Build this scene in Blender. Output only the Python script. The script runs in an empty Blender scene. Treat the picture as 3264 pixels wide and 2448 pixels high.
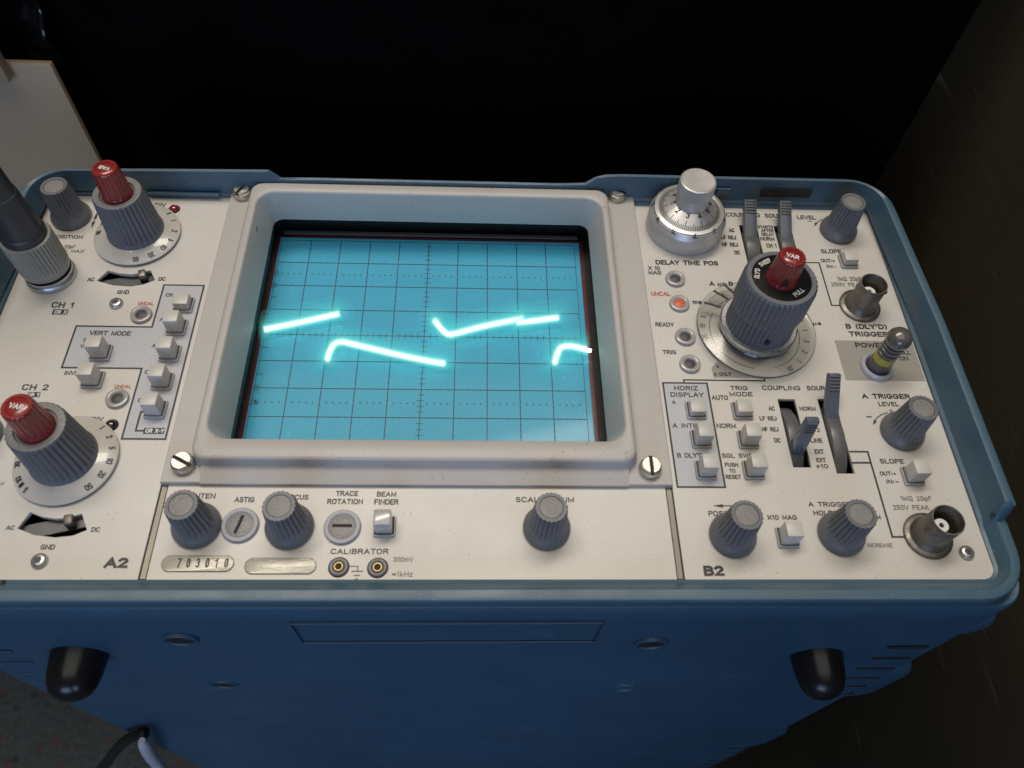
import bpy, bmesh, math, random
from mathutils import Vector, Matrix
random.seed(7)
S = 0.001            # all dimensions below are millimetres
H = 460.0            # height of the instrument's front panel above the floor (it stands on its rear end)
R = math.radians
sc = bpy.context.scene

# ---------------------------------------------------------------- camera
cam = bpy.data.cameras.new("camera"); co = bpy.data.objects.new("camera", cam)
sc.collection.objects.link(co); sc.camera = co
cam.sensor_width = 36.0; cam.sensor_fit = 'HORIZONTAL'; cam.lens = 27.694
cam.clip_start = 0.01; cam.clip_end = 50.0
Rw = Matrix(((0.9988771, -0.0155925, 0.0447363), (-0.0109873, 0.8422971, 0.5389016), (-0.0460841, -0.5387880, 0.8411800)))
co.matrix_world = Matrix.Translation(Vector((15.87, -154.03, 197.62 + H)) * S) @ Rw.transposed().to_4x4()
cam.dof.use_dof = True; cam.dof.focus_distance = 0.262; cam.dof.aperture_fstop = 22.0

# ---------------------------------------------------------------- world, lamps, exposure
w = bpy.data.worlds.new("World"); sc.world = w; w.use_nodes = True
bg = w.node_tree.nodes["Background"]; bg.inputs[0].default_value = (0.75, 0.74, 0.72, 1); bg.inputs[1].default_value = 0.07

def area(name, loc, target, sx, sy, power, col):
    l = bpy.data.lights.new(name, 'AREA'); l.shape = 'RECTANGLE'; l.size = sx; l.size_y = sy
    l.energy = power; l.color = col
    o = bpy.data.objects.new(name, l); sc.collection.objects.link(o)
    o.location = loc
    o.rotation_euler = (Vector(target) - Vector(loc)).to_track_quat('-Z', 'Y').to_euler()
    return o
PZ = H * S
area("ceiling_tube", (-0.20, 0.62, PZ + 1.75), (0.0, 0.0, PZ), 1.4, 0.34, 18.0, (1.0, 0.90, 0.77))
area("overhead_fill", (0.0, 0.2, PZ + 2.4), (0.0, 0.0, PZ), 2.6, 2.6, 29.0, (1.0, 0.92, 0.81))  # added soft fill from overhead, for ambient light
area("window_light", (-0.35, -1.9, PZ + 0.48), (0.0, 0.0, PZ - 0.05), 1.0, 0.8, 12.0, (0.44, 0.62, 1.0))
area("window_light_second", (0.85, -1.9, PZ + 0.48), (0.0, 0.0, PZ - 0.05), 0.5, 0.8, 5.0, (0.44, 0.62, 1.0))

sc.view_settings.view_transform = 'Standard'; sc.view_settings.look = 'None'
sc.view_settings.exposure = 0.0; sc.view_settings.gamma = 1.0; sc.view_settings.use_curve_mapping = False
sc.render.engine = 'CYCLES'; sc.cycles.use_denoising = True
sc.cycles.max_bounces = 8; sc.cycles.transparent_max_bounces = 48; sc.cycles.caustics_reflective = False; sc.cycles.caustics_refractive = False
sc.cycles.sample_clamp_indirect = 6.0
GR=[-1.38, 10.46, 0.51, 10.41]
PT={'k_pos1':(-119.12, 36.63, 12.0),
'k_inten':(-56.63, -72.92, 15.2),
'k_focus':(-32.57, -73.09, 16.4),
'k_illum':(35.18, -73.22, 15.7),
'k_hpos':(85.2, -75.23, 14.2),
'k_hold':(115.03, -74.74, 13.0),
'k_alev':(141.13, -42.91, 13.2),
'k_blev':(141.49, 37.37, 12.6),
'volts1':(-95.66, 29.01, 19.7),
'volts2':(-95.11, -53.97, 19.8),
'timebase':(103.76, -6.99, 26.5),
'delay':(87.13, 37.6, 21.8),
'bnc_b':(140.71, 4.1, 11.6),
'bnc_a':(139.09, -75.2, 11.6),
'power':(139.9, -20.01, 17.7),
'b_v1':(-74.98, 0.13, 3.8),
'b_v2':(-75.26, -8.56, 6.3),
'b_v3':(-75.26, -18.22, 6.2),
'b_v4':(-75.25, -28.12, 6.4),
'b_v5':(-75.07, -37.67, 6.4),
'b_tv':(-95.31, -18.3, 6.4),
'b_inv':(-95.2, -27.82, 6.0),
'b_beam':(-7.79, -72.92, 7.2),
'b_h1':(80.86, -36.24, 3.2),
'b_h2':(80.97, -45.83, 5.9),
'b_h3':(80.86, -55.78, 6.6),
'b_t1':(94.67, -36.23, 3.4),
'b_t2':(94.71, -45.91, 6.4),
'b_t3':(94.48, -55.64, 6.4),
'b_mag':(100.13, -75.79, 6.7),
'b_slb':(141.55, 23.19, 3.2),
'b_sla':(140.12, -57.26, 6.6),
'probe':(-118.32, 11.37, 17.9),
'i_unc1':(-86.98, -3.57),
'i_unc2':(-86.67, -33.83),
'i_x10':(81.18, 14.42),
'i_unch':(81.21, 4.11),
'i_ready':(81.31, -9.16),
'i_trig':(81.36, -19.39),
'led1':(-86.72, 41.29),
'led2':(-86.26, -42.75),
'astig':(-45.52, -72.67),
'trot':(-18.84, -73.13),
'jack1':(-18.74, -83.94),
'jack2':(-8.79, -84.11),
'serial':(-54.48, -83.04),
'blank':(-33.55, -83.67),
'torx1':(-95.57, 0.33),
'torx2':(-93.96, -82.45),
'torx3':(148.29, -79.97),
'slot1':(-64.19, 47.15),
'slot2':(64.72, 50.19),
'slot3':(-63.04, -55.89),
'slot4':(64.59, -56.31),
'sl_ac':[106.4, 111.67, -54.52, -31.72],
'sl_as':[118.63, 123.9, -56.38, -31.57],
'sl_bc':[106.98, 113.21, 21.8, 39.38],
'sl_bs':[119.19, 125.27, 22.08, 39.31],
'lv_ac':[(-46.52, 13.66), (-47.2, 10.99), (-48.02, 1.48), (-35.12, 0.45), (-52.88, -0.24)],
'lv_as':[(-28.08, 8.81), (-32.15, 5.97), (-36.53, 1.04), (-54.46, -1.35)],
'lv_bc':[(45.1, 6.45), (40.44, 3.66), (36.22, -1.76)],
'lv_bs':[(44.66, 6.65), (40.38, 4.08), (35.59, -0.74)],
'arc1':[(-101.8, 13.98), (-97.76, 12.78), (-94.11, 12.43), (-91.03, 13.15), (-88.53, 14.29), (-86.15, 10.24), (-89.3, 8.47), (-93.26, 7.53), (-98.47, 7.84), (-104.22, 9.63)],
'arc2':[(-100.51, -69.0), (-97.19, -70.3), (-93.58, -70.87), (-90.21, -70.57), (-87.21, -69.39), (-84.7, -73.94), (-87.79, -75.46), (-92.1, -75.98), (-97.52, -75.34), (-102.47, -73.5)],
'nub1':(-90.36, 11.65),
'nub2':(-89.71, -71.88),
'vert_poly':[(-83.13, 8.3), (-70.89, 8.56), (-70.04, -47.02), (-82.04, -47.13), (-82.8, -23.46), (-105.19, -23.78), (-105.6, -8.29), (-82.71, -7.88)],
'horiz_poly':[(72.29, -26.54), (85.81, -26.36), (85.57, -60.84), (72.21, -60.91)],
'power_poly':[(129.05, -9.64), (155.15, -9.78), (154.46, -24.69), (129.09, -24.94)],
'aonly_poly':[(89.98, -18.37), (87.95, -20.79), (88.08, -24.42), (103.36, -24.21), (104.04, -20.67), (94.03, -19.38)],
'box_orx':[(-114.16, -2.15), (-109.49, -1.9), (-109.27, -3.99), (-113.84, -4.08)],
'box_orxy':[(-77.03, -43.5), (-71.32, -43.37), (-71.25, -45.38), (-77.04, -45.43)],
'box_ory':[(-112.44, -32.07), (-108.78, -31.95), (-108.69, -33.71), (-112.3, -33.75)]}
LN={'xy': [(-77.32, -38.24), (-79.2, -38.26), (-79.18, -44.45), (-76.9, -44.43)], 'hz': [(78.73, -26.38), (78.88, -25.31), (103.56, -24.98), (103.74, -24.04)], 'tb': [(126.05, 22.64), (131.56, 22.77), (131.46, 4.29), (134.69, 4.36)], 'ta': [(123.94, -49.41), (129.32, -49.36), (128.39, -75.61), (133.18, -75.4)], 'ta2': [(123.72, -53.0), (129.16, -52.96)], 'g1': [(-16.33, -83.7), (-13.98, -83.7), (-13.86, -85.02)], 'g2': [(-15.39, -85.02), (-12.47, -85.02)], 'g3': [(-14.74, -86.1), (-13.12, -86.1)], 'g4': [(-14.33, -87.07), (-13.58, -87.07)], 'hpos': [(83.99, -66.45), (86.52, -66.44)], 'pos1': [(-111.52, 37.81), (-111.58, 33.16)], 'minusA': [(131.98, -37.69), (133.66, -37.67)], 'minusB': [(131.89, 41.9), (133.56, 41.95)], 'arcA': [(138.98, -36.15), (136.93, -36.83), (135.2, -37.94), (133.92, -39.35)], 'arcB': [(139.09, 43.55), (136.85, 42.64), (135.24, 41.46), (134.29, 40.23)]}
AR={'hpos': ((81.21, -66.46), (84.13, -66.52)), 'pos1a': ((-111.65, 39.59), (-111.55, 36.24)), 'pos1b': ((-111.57, 31.85), (-111.68, 34.81)), 'arcA': ((133.35, -40.56), (134.39, -38.95)), 'arcB': ((133.77, 39.5), (134.81, 41.14))}
TEXT=[('VOLTS/DIV', -95.54, 42.15, 11.33, 1.85, 'L'),
('POSITION', -118.2, 27.09, 10.05, 1.55, 'L'),
('1MΩ 20pF', -118.08, 22.87, 7.19, 1.48, 'Lt'),
('250V MAX', -116.33, 21.03, 10.26, 1.42, 'Lt'),
('AC', -105.89, 9.25, 2.23, 1.53, 'L'),
('DC', -84.01, 9.95, 2.32, 1.54, 'L'),
('GND', -94.76, 4.35, 3.74, 1.58, 'L'),
('CH 1', -111.64, -1.46, 6.84, 2.23, 'L'),
('OR X', -111.52, -3.79, 3.86, 1.44, 'Lw'),
('UNCAL', -86.8, 0.09, 4.88, 1.27, 'Lr'),
('UNCAL', -86.3, -30.39, 4.79, 1.18, 'Lr'),
('CH 1', -79.73, 3.54, 3.57, 1.5, 'L'),
('ALT', -79.53, -6.04, 3.43, 1.36, 'L'),
('ADD', -79.6, -15.91, 3.51, 1.37, 'L'),
('CHOP', -78.91, -25.39, 4.77, 1.39, 'L'),
('CH 2', -79.07, -35.07, 3.79, 1.33, 'L'),
('VERT MODE', -94.67, -11.7, 12.33, 1.71, 'L'),
('TRIG', -100.29, -14.34, 3.49, 1.38, 'L'),
('VIEW', -100.34, -16.4, 3.77, 1.36, 'L'),
('INVERT', -100.9, -26.06, 6.43, 1.45, 'L'),
('OR X-Y', -73.93, -45.1, 5.22, 1.4, 'Lw'),
('CH 2', -110.83, -31.41, 7.54, 2.05, 'L'),
('OR Y', -110.45, -33.52, 3.41, 1.26, 'Lw'),
('VOLTS/DIV', -94.32, -41.65, 10.55, 1.59, 'L'),
('AC', -104.12, -74.02, 2.17, 1.23, 'L'),
('DC', -82.42, -74.51, 2.3, 1.32, 'L'),
('GND', -93.14, -79.33, 3.65, 1.4, 'L'),
('A2', -74.87, -84.21, 6.06, 2.8, 'Lb'),
('250V MAX', -114.09, -61.44, 8.74, 1.04, 'Lt'),
('INTEN', -56.52, -64.99, 6.14, 1.53, ''),
('ASTIG', -45.66, -66.01, 5.32, 1.56, ''),
('FOCUS', -31.85, -65.21, 6.17, 1.53, ''),
('TRACE', -18.59, -64.06, 6.06, 1.51, ''),
('ROTATION', -18.9, -66.45, 9.69, 1.56, ''),
('BEAM', -7.95, -64.2, 5.4, 1.51, ''),
('FINDER', -7.85, -66.52, 6.6, 1.61, ''),
('CALIBRATOR', -13.78, -80.45, 15.03, 1.49, ''),
('300mV', -2.43, -82.5, 5.23, 1.31, 't'),
('≈1kHz', -2.36, -86.47, 5.37, 1.35, 't'),
('7', -59.11, -84.19, 1.02, 2.5, 'p'),
('0', -56.78, -84.19, 1.02, 2.5, 'p'),
('3', -54.38, -84.19, 1.02, 2.5, 'p'),
('0', -52.02, -84.19, 1.02, 2.5, 'p'),
('1', -49.74, -84.19, 1.02, 2.5, 'p'),
('0', -47.25, -84.18, 1.03, 2.51, 'p'),
('SCALE ILLUM', 35.12, -65.66, 16.16, 1.55, ''),
('COUPLING', 109.18, 43.31, 12.31, 2.01, ''),
('SOURCE', 121.64, 43.18, 9.67, 2.01, ''),
('LEVEL', 131.79, 42.74, 6.9, 1.89, ''),
('AC', 103.95, 35.86, 2.07, 1.83, ''),
('LF REJ', 102.26, 32.5, 5.46, 1.8, ''),
('HF REJ', 102.2, 29.18, 5.73, 1.84, ''),
('DC', 104.12, 25.67, 2.11, 1.81, ''),
('STARTS', 116.05, 37.95, 5.6, 1.49, ''),
('AFTER', 116.53, 36.2, 4.56, 1.48, ''),
('DELAY', 116.32, 34.44, 4.54, 1.47, ''),
('NORM', 115.77, 32.28, 5.14, 1.69, ''),
('CH 1', 116.63, 29.09, 3.71, 1.84, ''),
('DELAY TIME POS', 86.11, 20.51, 21.4, 2.05, 'b'),
('X 10', 74.75, 18.12, 3.95, 1.69, ''),
('MAG', 74.75, 16.12, 4.39, 1.73, ''),
('UNCAL', 75.68, 7.11, 6.44, 1.72, 'r'),
('A', 93.26, 11.67, 1.88, 1.92, 'b'),
('AND', 96.53, 11.59, 3.22, 1.55, ''),
('B', 99.59, 11.81, 1.59, 1.92, 'b'),
('ms', 87.21, 3.9, 3.19, 1.44, 'b'),
('SLOPE', 136.98, 26.93, 7.32, 1.89, ''),
('OUT:+', 134.82, 22.83, 4.86, 1.57, ''),
('IN:−', 135.45, 20.35, 3.5, 1.45, ''),
('1MΩ 20pF', 140.3, 14.84, 8.35, 1.8, 't'),
('250V PEAK', 138.84, 12.39, 10.85, 1.67, 't'),
('READY', 75.43, -5.3, 6.02, 1.64, ''),
('TRIG', 75.64, -15.95, 4.37, 1.6, ''),
('A ONLY', 91.02, -23.75, 5.46, 1.38, ''),
('s', 89.9, -20.8, 0.9, 0.96, 'b'),
('μs', 124.88, -3.84, 3.0, 1.16, 'b'),
('HORIZ', 79.03, -29.11, 7.31, 1.63, ''),
('DISPLAY', 79.05, -31.45, 10.21, 1.68, ''),
('A', 74.72, -33.93, 1.1, 1.38, ''),
('A INTEN', 77.7, -42.03, 8.87, 1.53, ''),
("B DLY'D", 77.16, -51.75, 7.64, 1.53, ''),
('TRIG', 95.25, -28.83, 5.41, 1.56, ''),
('MODE', 95.47, -30.98, 7.17, 1.55, ''),
('AUTO', 88.86, -32.31, 5.03, 1.61, ''),
('NORM', 89.21, -41.99, 5.95, 1.6, ''),
('SGL SWP', 90.81, -51.71, 9.07, 1.47, ''),
('PUSH', 88.63, -54.56, 3.91, 1.35, ''),
('TO', 88.57, -56.43, 1.85, 1.28, ''),
('RESET', 88.5, -58.35, 4.44, 1.33, ''),
('COUPLING', 108.26, -28.67, 11.93, 1.64, ''),
('SOURCE', 120.35, -28.59, 8.61, 1.64, ''),
('AC', 103.89, -35.86, 2.01, 1.48, ''),
('LF REJ', 102.15, -39.28, 5.21, 1.46, ''),
('HF REJ', 102.07, -42.96, 5.08, 1.43, ''),
('DC', 103.48, -46.63, 2.05, 1.51, ''),
('NORM', 114.79, -35.81, 5.07, 1.49, ''),
('CH 2', 115.29, -42.97, 3.06, 1.34, ''),
('LINE', 115.01, -46.59, 3.65, 1.51, ''),
('EXT', 114.99, -50.19, 2.77, 1.48, ''),
('EXT', 114.91, -52.9, 2.81, 1.4, ''),
('÷10', 114.78, -54.86, 3.61, 1.42, ''),
("B (DLY'D)", 140.85, -5.11, 13.7, 2.0, 'b'),
('TRIGGER', 140.85, -8.11, 12.98, 1.98, 'b'),
('POWER', 140.3, -12.45, 10.18, 1.94, 'b'),
('PULL', 150.06, -14.91, 4.95, 1.7, ''),
('ON', 149.57, -17.2, 3.1, 1.69, ''),
('A TRIGGER', 139.99, -31.33, 15.04, 1.78, 'b'),
('LEVEL', 140.04, -33.93, 6.37, 1.56, ''),
('0', 140.17, -36.26, 1.01, 1.19, ''),
('SLOPE', 135.58, -53.22, 7.15, 1.55, ''),
('OUT:+', 133.35, -57.02, 4.75, 1.33, ''),
('IN:−', 133.96, -59.51, 3.67, 1.32, ''),
('1MΩ 20pF', 139.28, -64.77, 9.01, 1.46, 't'),
('250V PEAK', 137.0, -67.49, 10.35, 1.44, 't'),
('A TRIGGER', 114.28, -66.64, 12.32, 1.44, ''),
('HOLDOFF', 113.77, -69.25, 9.7, 1.49, ''),
('NORM', 125.39, -70.31, 4.55, 1.35, ''),
('INCREASE', 125.19, -78.41, 7.11, 1.16, 't'),
('X10 MAG', 100.0, -70.57, 8.26, 1.43, ''),
('POSITION', 84.48, -69.52, 9.64, 1.53, ''),
('B2', 78.68, -86.31, 5.7, 2.82, 'b')]
TRACE=[[(-52.04, 0.49), (-42.04, 3.35), (-30.59, 6.85)], [(-31.4, -10.93), (-31.04, -8.28), (-29.91, -5.31), (-27.62, -4.28), (-23.53, -5.21), (-11.64, -8.42), (-1.35, -10.92), (5.22, -12.14)], [(2.29, 4.63), (4.42, 1.39), (6.71, -0.6), (9.31, -0.19), (18.99, 3.05), (30.35, 6.09)], [(29.95, 4.66), (35.66, 5.53), (42.57, 6.8)], [(41.37, -11.16), (42.43, -7.57), (43.87, -5.29), (47.26, -4.78), (52.98, -6.42)]]
TAIL=[[(-30.59, 6.85), (-23.5, 6.7)], [(5.22, -11.96), (13.22, -12.9)], [(42.57, 6.8), (50.28, 7.9)]]

# ---------------------------------------------------------------- materials
def nt(m):
    m.use_nodes = True
    t = m.node_tree; t.nodes.clear()
    return t
def N(t, kind, **kw):
    n = t.nodes.new(kind)
    for k, v in kw.items():
        setattr(n, k, v)
    return n
def mixc(t, fac, a, b):
    n = N(t, 'ShaderNodeMix', data_type='RGBA')
    for sock, v in ((n.inputs[0], fac), (n.inputs[6], a), (n.inputs[7], b)):
        if hasattr(v, 'is_output'): t.links.new(v, sock)
        elif isinstance(v, (int, float)): sock.default_value = v
        else: sock.default_value = (*v, 1)
    return n.outputs[2]
def ramp(t, src, lo, hi, a=0.0, b=1.0):
    n = N(t, 'ShaderNodeMapRange'); n.inputs[1].default_value = lo; n.inputs[2].default_value = hi
    n.inputs[3].default_value = a; n.inputs[4].default_value = b
    t.links.new(src, n.inputs[0]); return n.outputs[0]
def noise(t, vec, scale, detail=3.0, rough=0.55):
    n = N(t, 'ShaderNodeTexNoise'); n.inputs['Scale'].default_value = scale
    n.inputs['Detail'].default_value = detail; n.inputs['Roughness'].default_value = rough
    t.links.new(vec, n.inputs['Vector']); return n.outputs['Fac']
def mapping(t, scale=(1, 1, 1)):
    g = N(t, 'ShaderNodeNewGeometry'); mp = N(t, 'ShaderNodeMapping'); mp.inputs['Scale'].default_value = scale
    t.links.new(g.outputs['Position'], mp.inputs['Vector']); return mp.outputs['Vector']
def mat(name, col, rough=0.5, metal=0.0, bump=0.0, bscale=900.0, var=0.0, vscale=60.0, dirt=None, dirt_amt=0.0, dirt_scale=300.0,
        coat=0.0, coat_rough=0.1, rvar=0.0, stretch=(1, 1, 1), spec=0.5, wear=None, wear_scale=120., wear_lo=0.62):
    m = bpy.data.materials.new(name); t = nt(m)
    o = N(t, 'ShaderNodeOutputMaterial'); p = N(t, 'ShaderNodeBsdfPrincipled')
    t.links.new(p.outputs[0], o.inputs[0])
    p.inputs['Roughness'].default_value = rough; p.inputs['Metallic'].default_value = metal
    p.inputs['Coat Weight'].default_value = coat; p.inputs['Coat Roughness'].default_value = coat_rough
    p.inputs['Specular IOR Level'].default_value = spec
    v = mapping(t, stretch)
    c = None
    if var > 0:
        f = ramp(t, noise(t, v, vscale, 4), 0.3, 0.7)
        c = mixc(t, f, tuple(x * (1 - var) for x in col), tuple(min(1, x * (1 + var)) for x in col))
    if dirt is not None:
        f = ramp(t, noise(t, v, dirt_scale, 2, 0.4), 0.66, 0.74, 0, dirt_amt)
        f2 = ramp(t, noise(t, v, dirt_scale * 0.07, 2, 0.5), 0.4, 0.62)
        mm = N(t, 'ShaderNodeMath', operation='MULTIPLY'); t.links.new(f, mm.inputs[0]); t.links.new(f2, mm.inputs[1])
        c = mixc(t, mm.outputs[0], c if c is not None else col, dirt)
    if wear is not None:
        f = ramp(t, noise(t, v, wear_scale, 6, 0.7), wear_lo, wear_lo + 0.1)
        c = mixc(t, f, c if c is not None else col, wear)
    if c is None: p.inputs['Base Color'].default_value = (*col, 1)
    else: t.links.new(c, p.inputs['Base Color'])
    if rvar > 0:
        t.links.new(ramp(t, noise(t, v, vscale * 2.3, 4), 0.3, 0.7, max(0.03, rough - rvar), min(1, rough + rvar)), p.inputs['Roughness'])
    if bump > 0:
        b = N(t, 'ShaderNodeBump'); b.inputs['Strength'].default_value = bump; b.inputs['Distance'].default_value = 0.0002
        t.links.new(noise(t, v, bscale, 3), b.inputs['Height']); t.links.new(b.outputs[0], p.inputs['Normal'])
    return m
M = {}
M['panel'] = mat('panel_paint', (0.575, 0.555, 0.525), 0.38, bump=0.10, bscale=2600, var=0.045, vscale=22, dirt=(0.20, 0.17, 0.14), dirt_amt=0.75, dirt_scale=1400, rvar=0.06)
M['tint'] = mat('panel_tint_print', (0.45, 0.46, 0.50), 0.45, var=0.02, dirt=(0.16, 0.14, 0.12), dirt_amt=0.7, dirt_scale=1400)
M['grey_print'] = mat('panel_grey_print', (0.30, 0.285, 0.255), 0.45, var=0.03)
M['ink'] = mat('ink_dark', (0.022, 0.022, 0.03), 0.5, var=0.25, vscale=500)
M['ink_thin'] = mat('ink_grey', (0.10, 0.097, 0.095), 0.5, var=0.25, vscale=500)
M['ink_red'] = mat('ink_red', (0.42, 0.07, 0.04), 0.5, var=0.2, vscale=500)
M['ink_white'] = mat('ink_white', (0.72, 0.71, 0.69), 0.5)
M['bezel'] = mat('bezel_plastic', (0.43, 0.415, 0.40), 0.42, bump=0.14, bscale=1800, var=0.04, vscale=18, dirt=(0.15, 0.12, 0.10), dirt_amt=0.6, dirt_scale=1300, rvar=0.05)
M['black'] = mat('black_gasket', (0.008, 0.009, 0.009), 0.5, bump=0.2, bscale=900, dirt=(0.2, 0.2, 0.2), dirt_amt=0.5, dirt_scale=900)
M['dark'] = mat('dark_recess', (0.012, 0.011, 0.010), 0.7)
M['bluetrim'] = mat('blue_trim_plastic', (0.052, 0.108, 0.155), 0.42, bump=0.05, bscale=1200, var=0.06, vscale=30, rvar=0.08, dirt=(0.25, 0.32, 0.35), dirt_amt=0.35, dirt_scale=1400)
M['bluecase'] = mat('blue_case_paint', (0.034, 0.088, 0.150), 0.45, bump=0.25, bscale=2200, var=0.10, vscale=14, rvar=0.06, dirt=(0.12, 0.17, 0.22), dirt_amt=0.5, dirt_scale=900, wear=(0.055, 0.115, 0.175), wear_scale=22, wear_lo=0.60)
M['knob'] = mat('knob_grey_plastic', (0.125, 0.133, 0.15), 0.42, bump=0.25, bscale=1800, var=0.10, vscale=160, wear=(0.22, 0.22, 0.22), wear_scale=500, wear_lo=0.68)
M['knobtop'] = mat('knob_top_pebbled', (0.20, 0.195, 0.19), 0.38, bump=0.9, bscale=1500, var=0.08, vscale=300)
M['red'] = mat('knob_red_plastic', (0.24, 0.022, 0.022), 0.22, bump=0.08, bscale=900, var=0.15, vscale=120, coat=0.5, coat_rough=0.08)
M['blackcap'] = mat('black_cap_disc', (0.006, 0.006, 0.007), 0.5, spec=0.12, rvar=0.08, dirt=(0.25, 0.25, 0.25), dirt_amt=0.4, dirt_scale=900)
M['button'] = mat('button_ivory', (0.52, 0.51, 0.48), 0.36, bump=0.06, bscale=1500, var=0.05, vscale=120, dirt=(0.30, 0.26, 0.20), dirt_amt=0.5, dirt_scale=260)
M['buttonb'] = mat('button_grey', (0.42, 0.42, 0.42), 0.18, var=0.03, coat=0.6, coat_rough=0.05)
M['collar'] = mat('button_collar', (0.40, 0.40, 0.41), 0.4, var=0.05, dirt=(0.2, 0.18, 0.15), dirt_amt=0.5)
M['dial'] = mat('dial_silver', (0.52, 0.50, 0.46), 0.30, metal=0.0, var=0.03, rvar=0.04, coat=0.6, coat_rough=0.06)
M['chrome'] = mat('screw_nickel', (0.56, 0.53, 0.46), 0.36, metal=0.9, bump=0.35, bscale=900, var=0.2, vscale=400, rvar=0.1)
M['steel'] = mat('steel_grey', (0.50, 0.50, 0.51), 0.34, metal=0.85, bump=0.2, bscale=1400, var=0.12, vscale=300, rvar=0.08)
M['alu'] = mat('aluminium_satin', (0.50, 0.50, 0.50), 0.42, metal=0.55, var=0.05, vscale=200, rvar=0.06)
M['alubright'] = mat('aluminium_turned', (0.66, 0.65, 0.64), 0.34, metal=0.6, var=0.05, rvar=0.05)
M['oldnickel'] = mat('tarnished_nickel', (0.21, 0.195, 0.175), 0.48, metal=0.9, bump=0.3, bscale=900, var=0.25, vscale=220, rvar=0.12, wear=(0.13, 0.11, 0.09), wear_scale=180, wear_lo=0.55)
M['white'] = mat('white_insulator', (0.72, 0.72, 0.72), 0.4)
M['gold'] = mat('brass_contact', (0.36, 0.25, 0.09), 0.35, metal=0.8)
M['jack'] = mat('jack_insulator', (0.115, 0.12, 0.14), 0.35, var=0.06)
M['ringgrey'] = mat('trim_ring_grey', (0.33, 0.335, 0.38), 0.45, var=0.04)
M['trimdisc'] = mat('trim_pot_grey', (0.24, 0.235, 0.235), 0.36, bump=1.0, bscale=1300, var=0.05)
M['paleblue'] = mat('pale_ring', (0.46, 0.47, 0.55), 0.2, coat=0.7, coat_rough=0.05)
M['powerstick'] = mat('power_stick_grey', (0.085, 0.085, 0.092), 0.3, var=0.1, coat=0.3)
M['powerball'] = mat('power_ball_grey', (0.105, 0.096, 0.09), 0.18, coat=0.6, coat_rough=0.06)
M['yellow'] = mat('yellow_band', (0.46, 0.40, 0.055), 0.35)
M['lever'] = mat('lever_grey', (0.105, 0.107, 0.115), 0.34, bump=0.08, bscale=1200, var=0.12, vscale=150, rvar=0.08)
M['leverblue'] = mat('lever_paddle_blue_grey', (0.10, 0.118, 0.15), 0.22, var=0.1, rvar=0.05)
M['lens'] = mat('lamp_lens', (0.33, 0.325, 0.32), 0.22, coat=0.5, coat_rough=0.1, var=0.05)
M['lamphole'] = mat('lamp_hole', (0.055, 0.05, 0.05), 0.5)
M['lamporange'] = mat('lamp_orange', (0.62, 0.11, 0.035), 0.4)
M['ledred'] = mat('led_red', (0.22, 0.004, 0.02), 0.1, coat=1.0, coat_rough=0.03)
M['ledblack'] = mat('led_black', (0.006, 0.006, 0.008), 0.08, coat=1.0, coat_rough=0.03)
M['plate'] = mat('plate_brushed', (0.50, 0.485, 0.42), 0.32, metal=0.25, bump=0.5, bscale=300, var=0.12, vscale=40, stretch=(1, 9, 1), rvar=0.08)
M['rubber'] = mat('rubber_foot_black', (0.010, 0.010, 0.011), 0.26, rvar=0.06, spec=0.4, bump=0.08, bscale=900)
M['boot'] = mat('probe_boot_dark', (0.035, 0.038, 0.042), 0.38, bump=0.1, bscale=900, var=0.1)
M['probecollar'] = mat('probe_collar_grey', (0.26, 0.255, 0.22), 0.38, bump=0.15, bscale=1100, var=0.1, vscale=120)
M['seam'] = mat('seam_strip', (0.20, 0.182, 0.145), 0.35, metal=0.3, var=0.1, stretch=(8, 1, 1))
M['filmgrey'] = mat('graticule_lamp_bar', (0.16, 0.145, 0.15), 0.35, dirt=(0.4, 0.4, 0.4), dirt_amt=0.5, dirt_scale=800)
M['maroon'] = mat('refraction_fringe_maroon', (0.10, 0.024, 0.032), 0.3, dirt=(0.3, 0.2, 0.2), dirt_amt=0.5, dirt_scale=800)
M['gratink'] = mat('graticule_ink', (0.010, 0.035, 0.06), 0.5)
M['gratpink'] = mat('graticule_ink_grey', (0.045, 0.055, 0.085), 0.5)
M['carpet'] = None
M['dust'] = mat('dust_fluff', (0.75, 0.74, 0.72), 0.9)
M['debris'] = mat('debris_brown', (0.07, 0.03, 0.02), 0.6)
M['cream'] = mat('cream_board_paint', (0.52, 0.38, 0.235), 0.6, var=0.05, vscale=9, bump=0.1, bscale=500)
M['cable_w'] = mat('cable_white', (0.55, 0.55, 0.58), 0.4, var=0.05)
M['cable_b'] = mat('cable_black', (0.010, 0.010, 0.010), 0.4)
M['bag'] = mat('black_plastic_film', (0.006, 0.006, 0.007), 0.18, rvar=0.05)
M['wallblack'] = mat('black_board', (0.0038, 0.0036, 0.0034), 0.85, var=0.2, spec=0.02)

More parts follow.
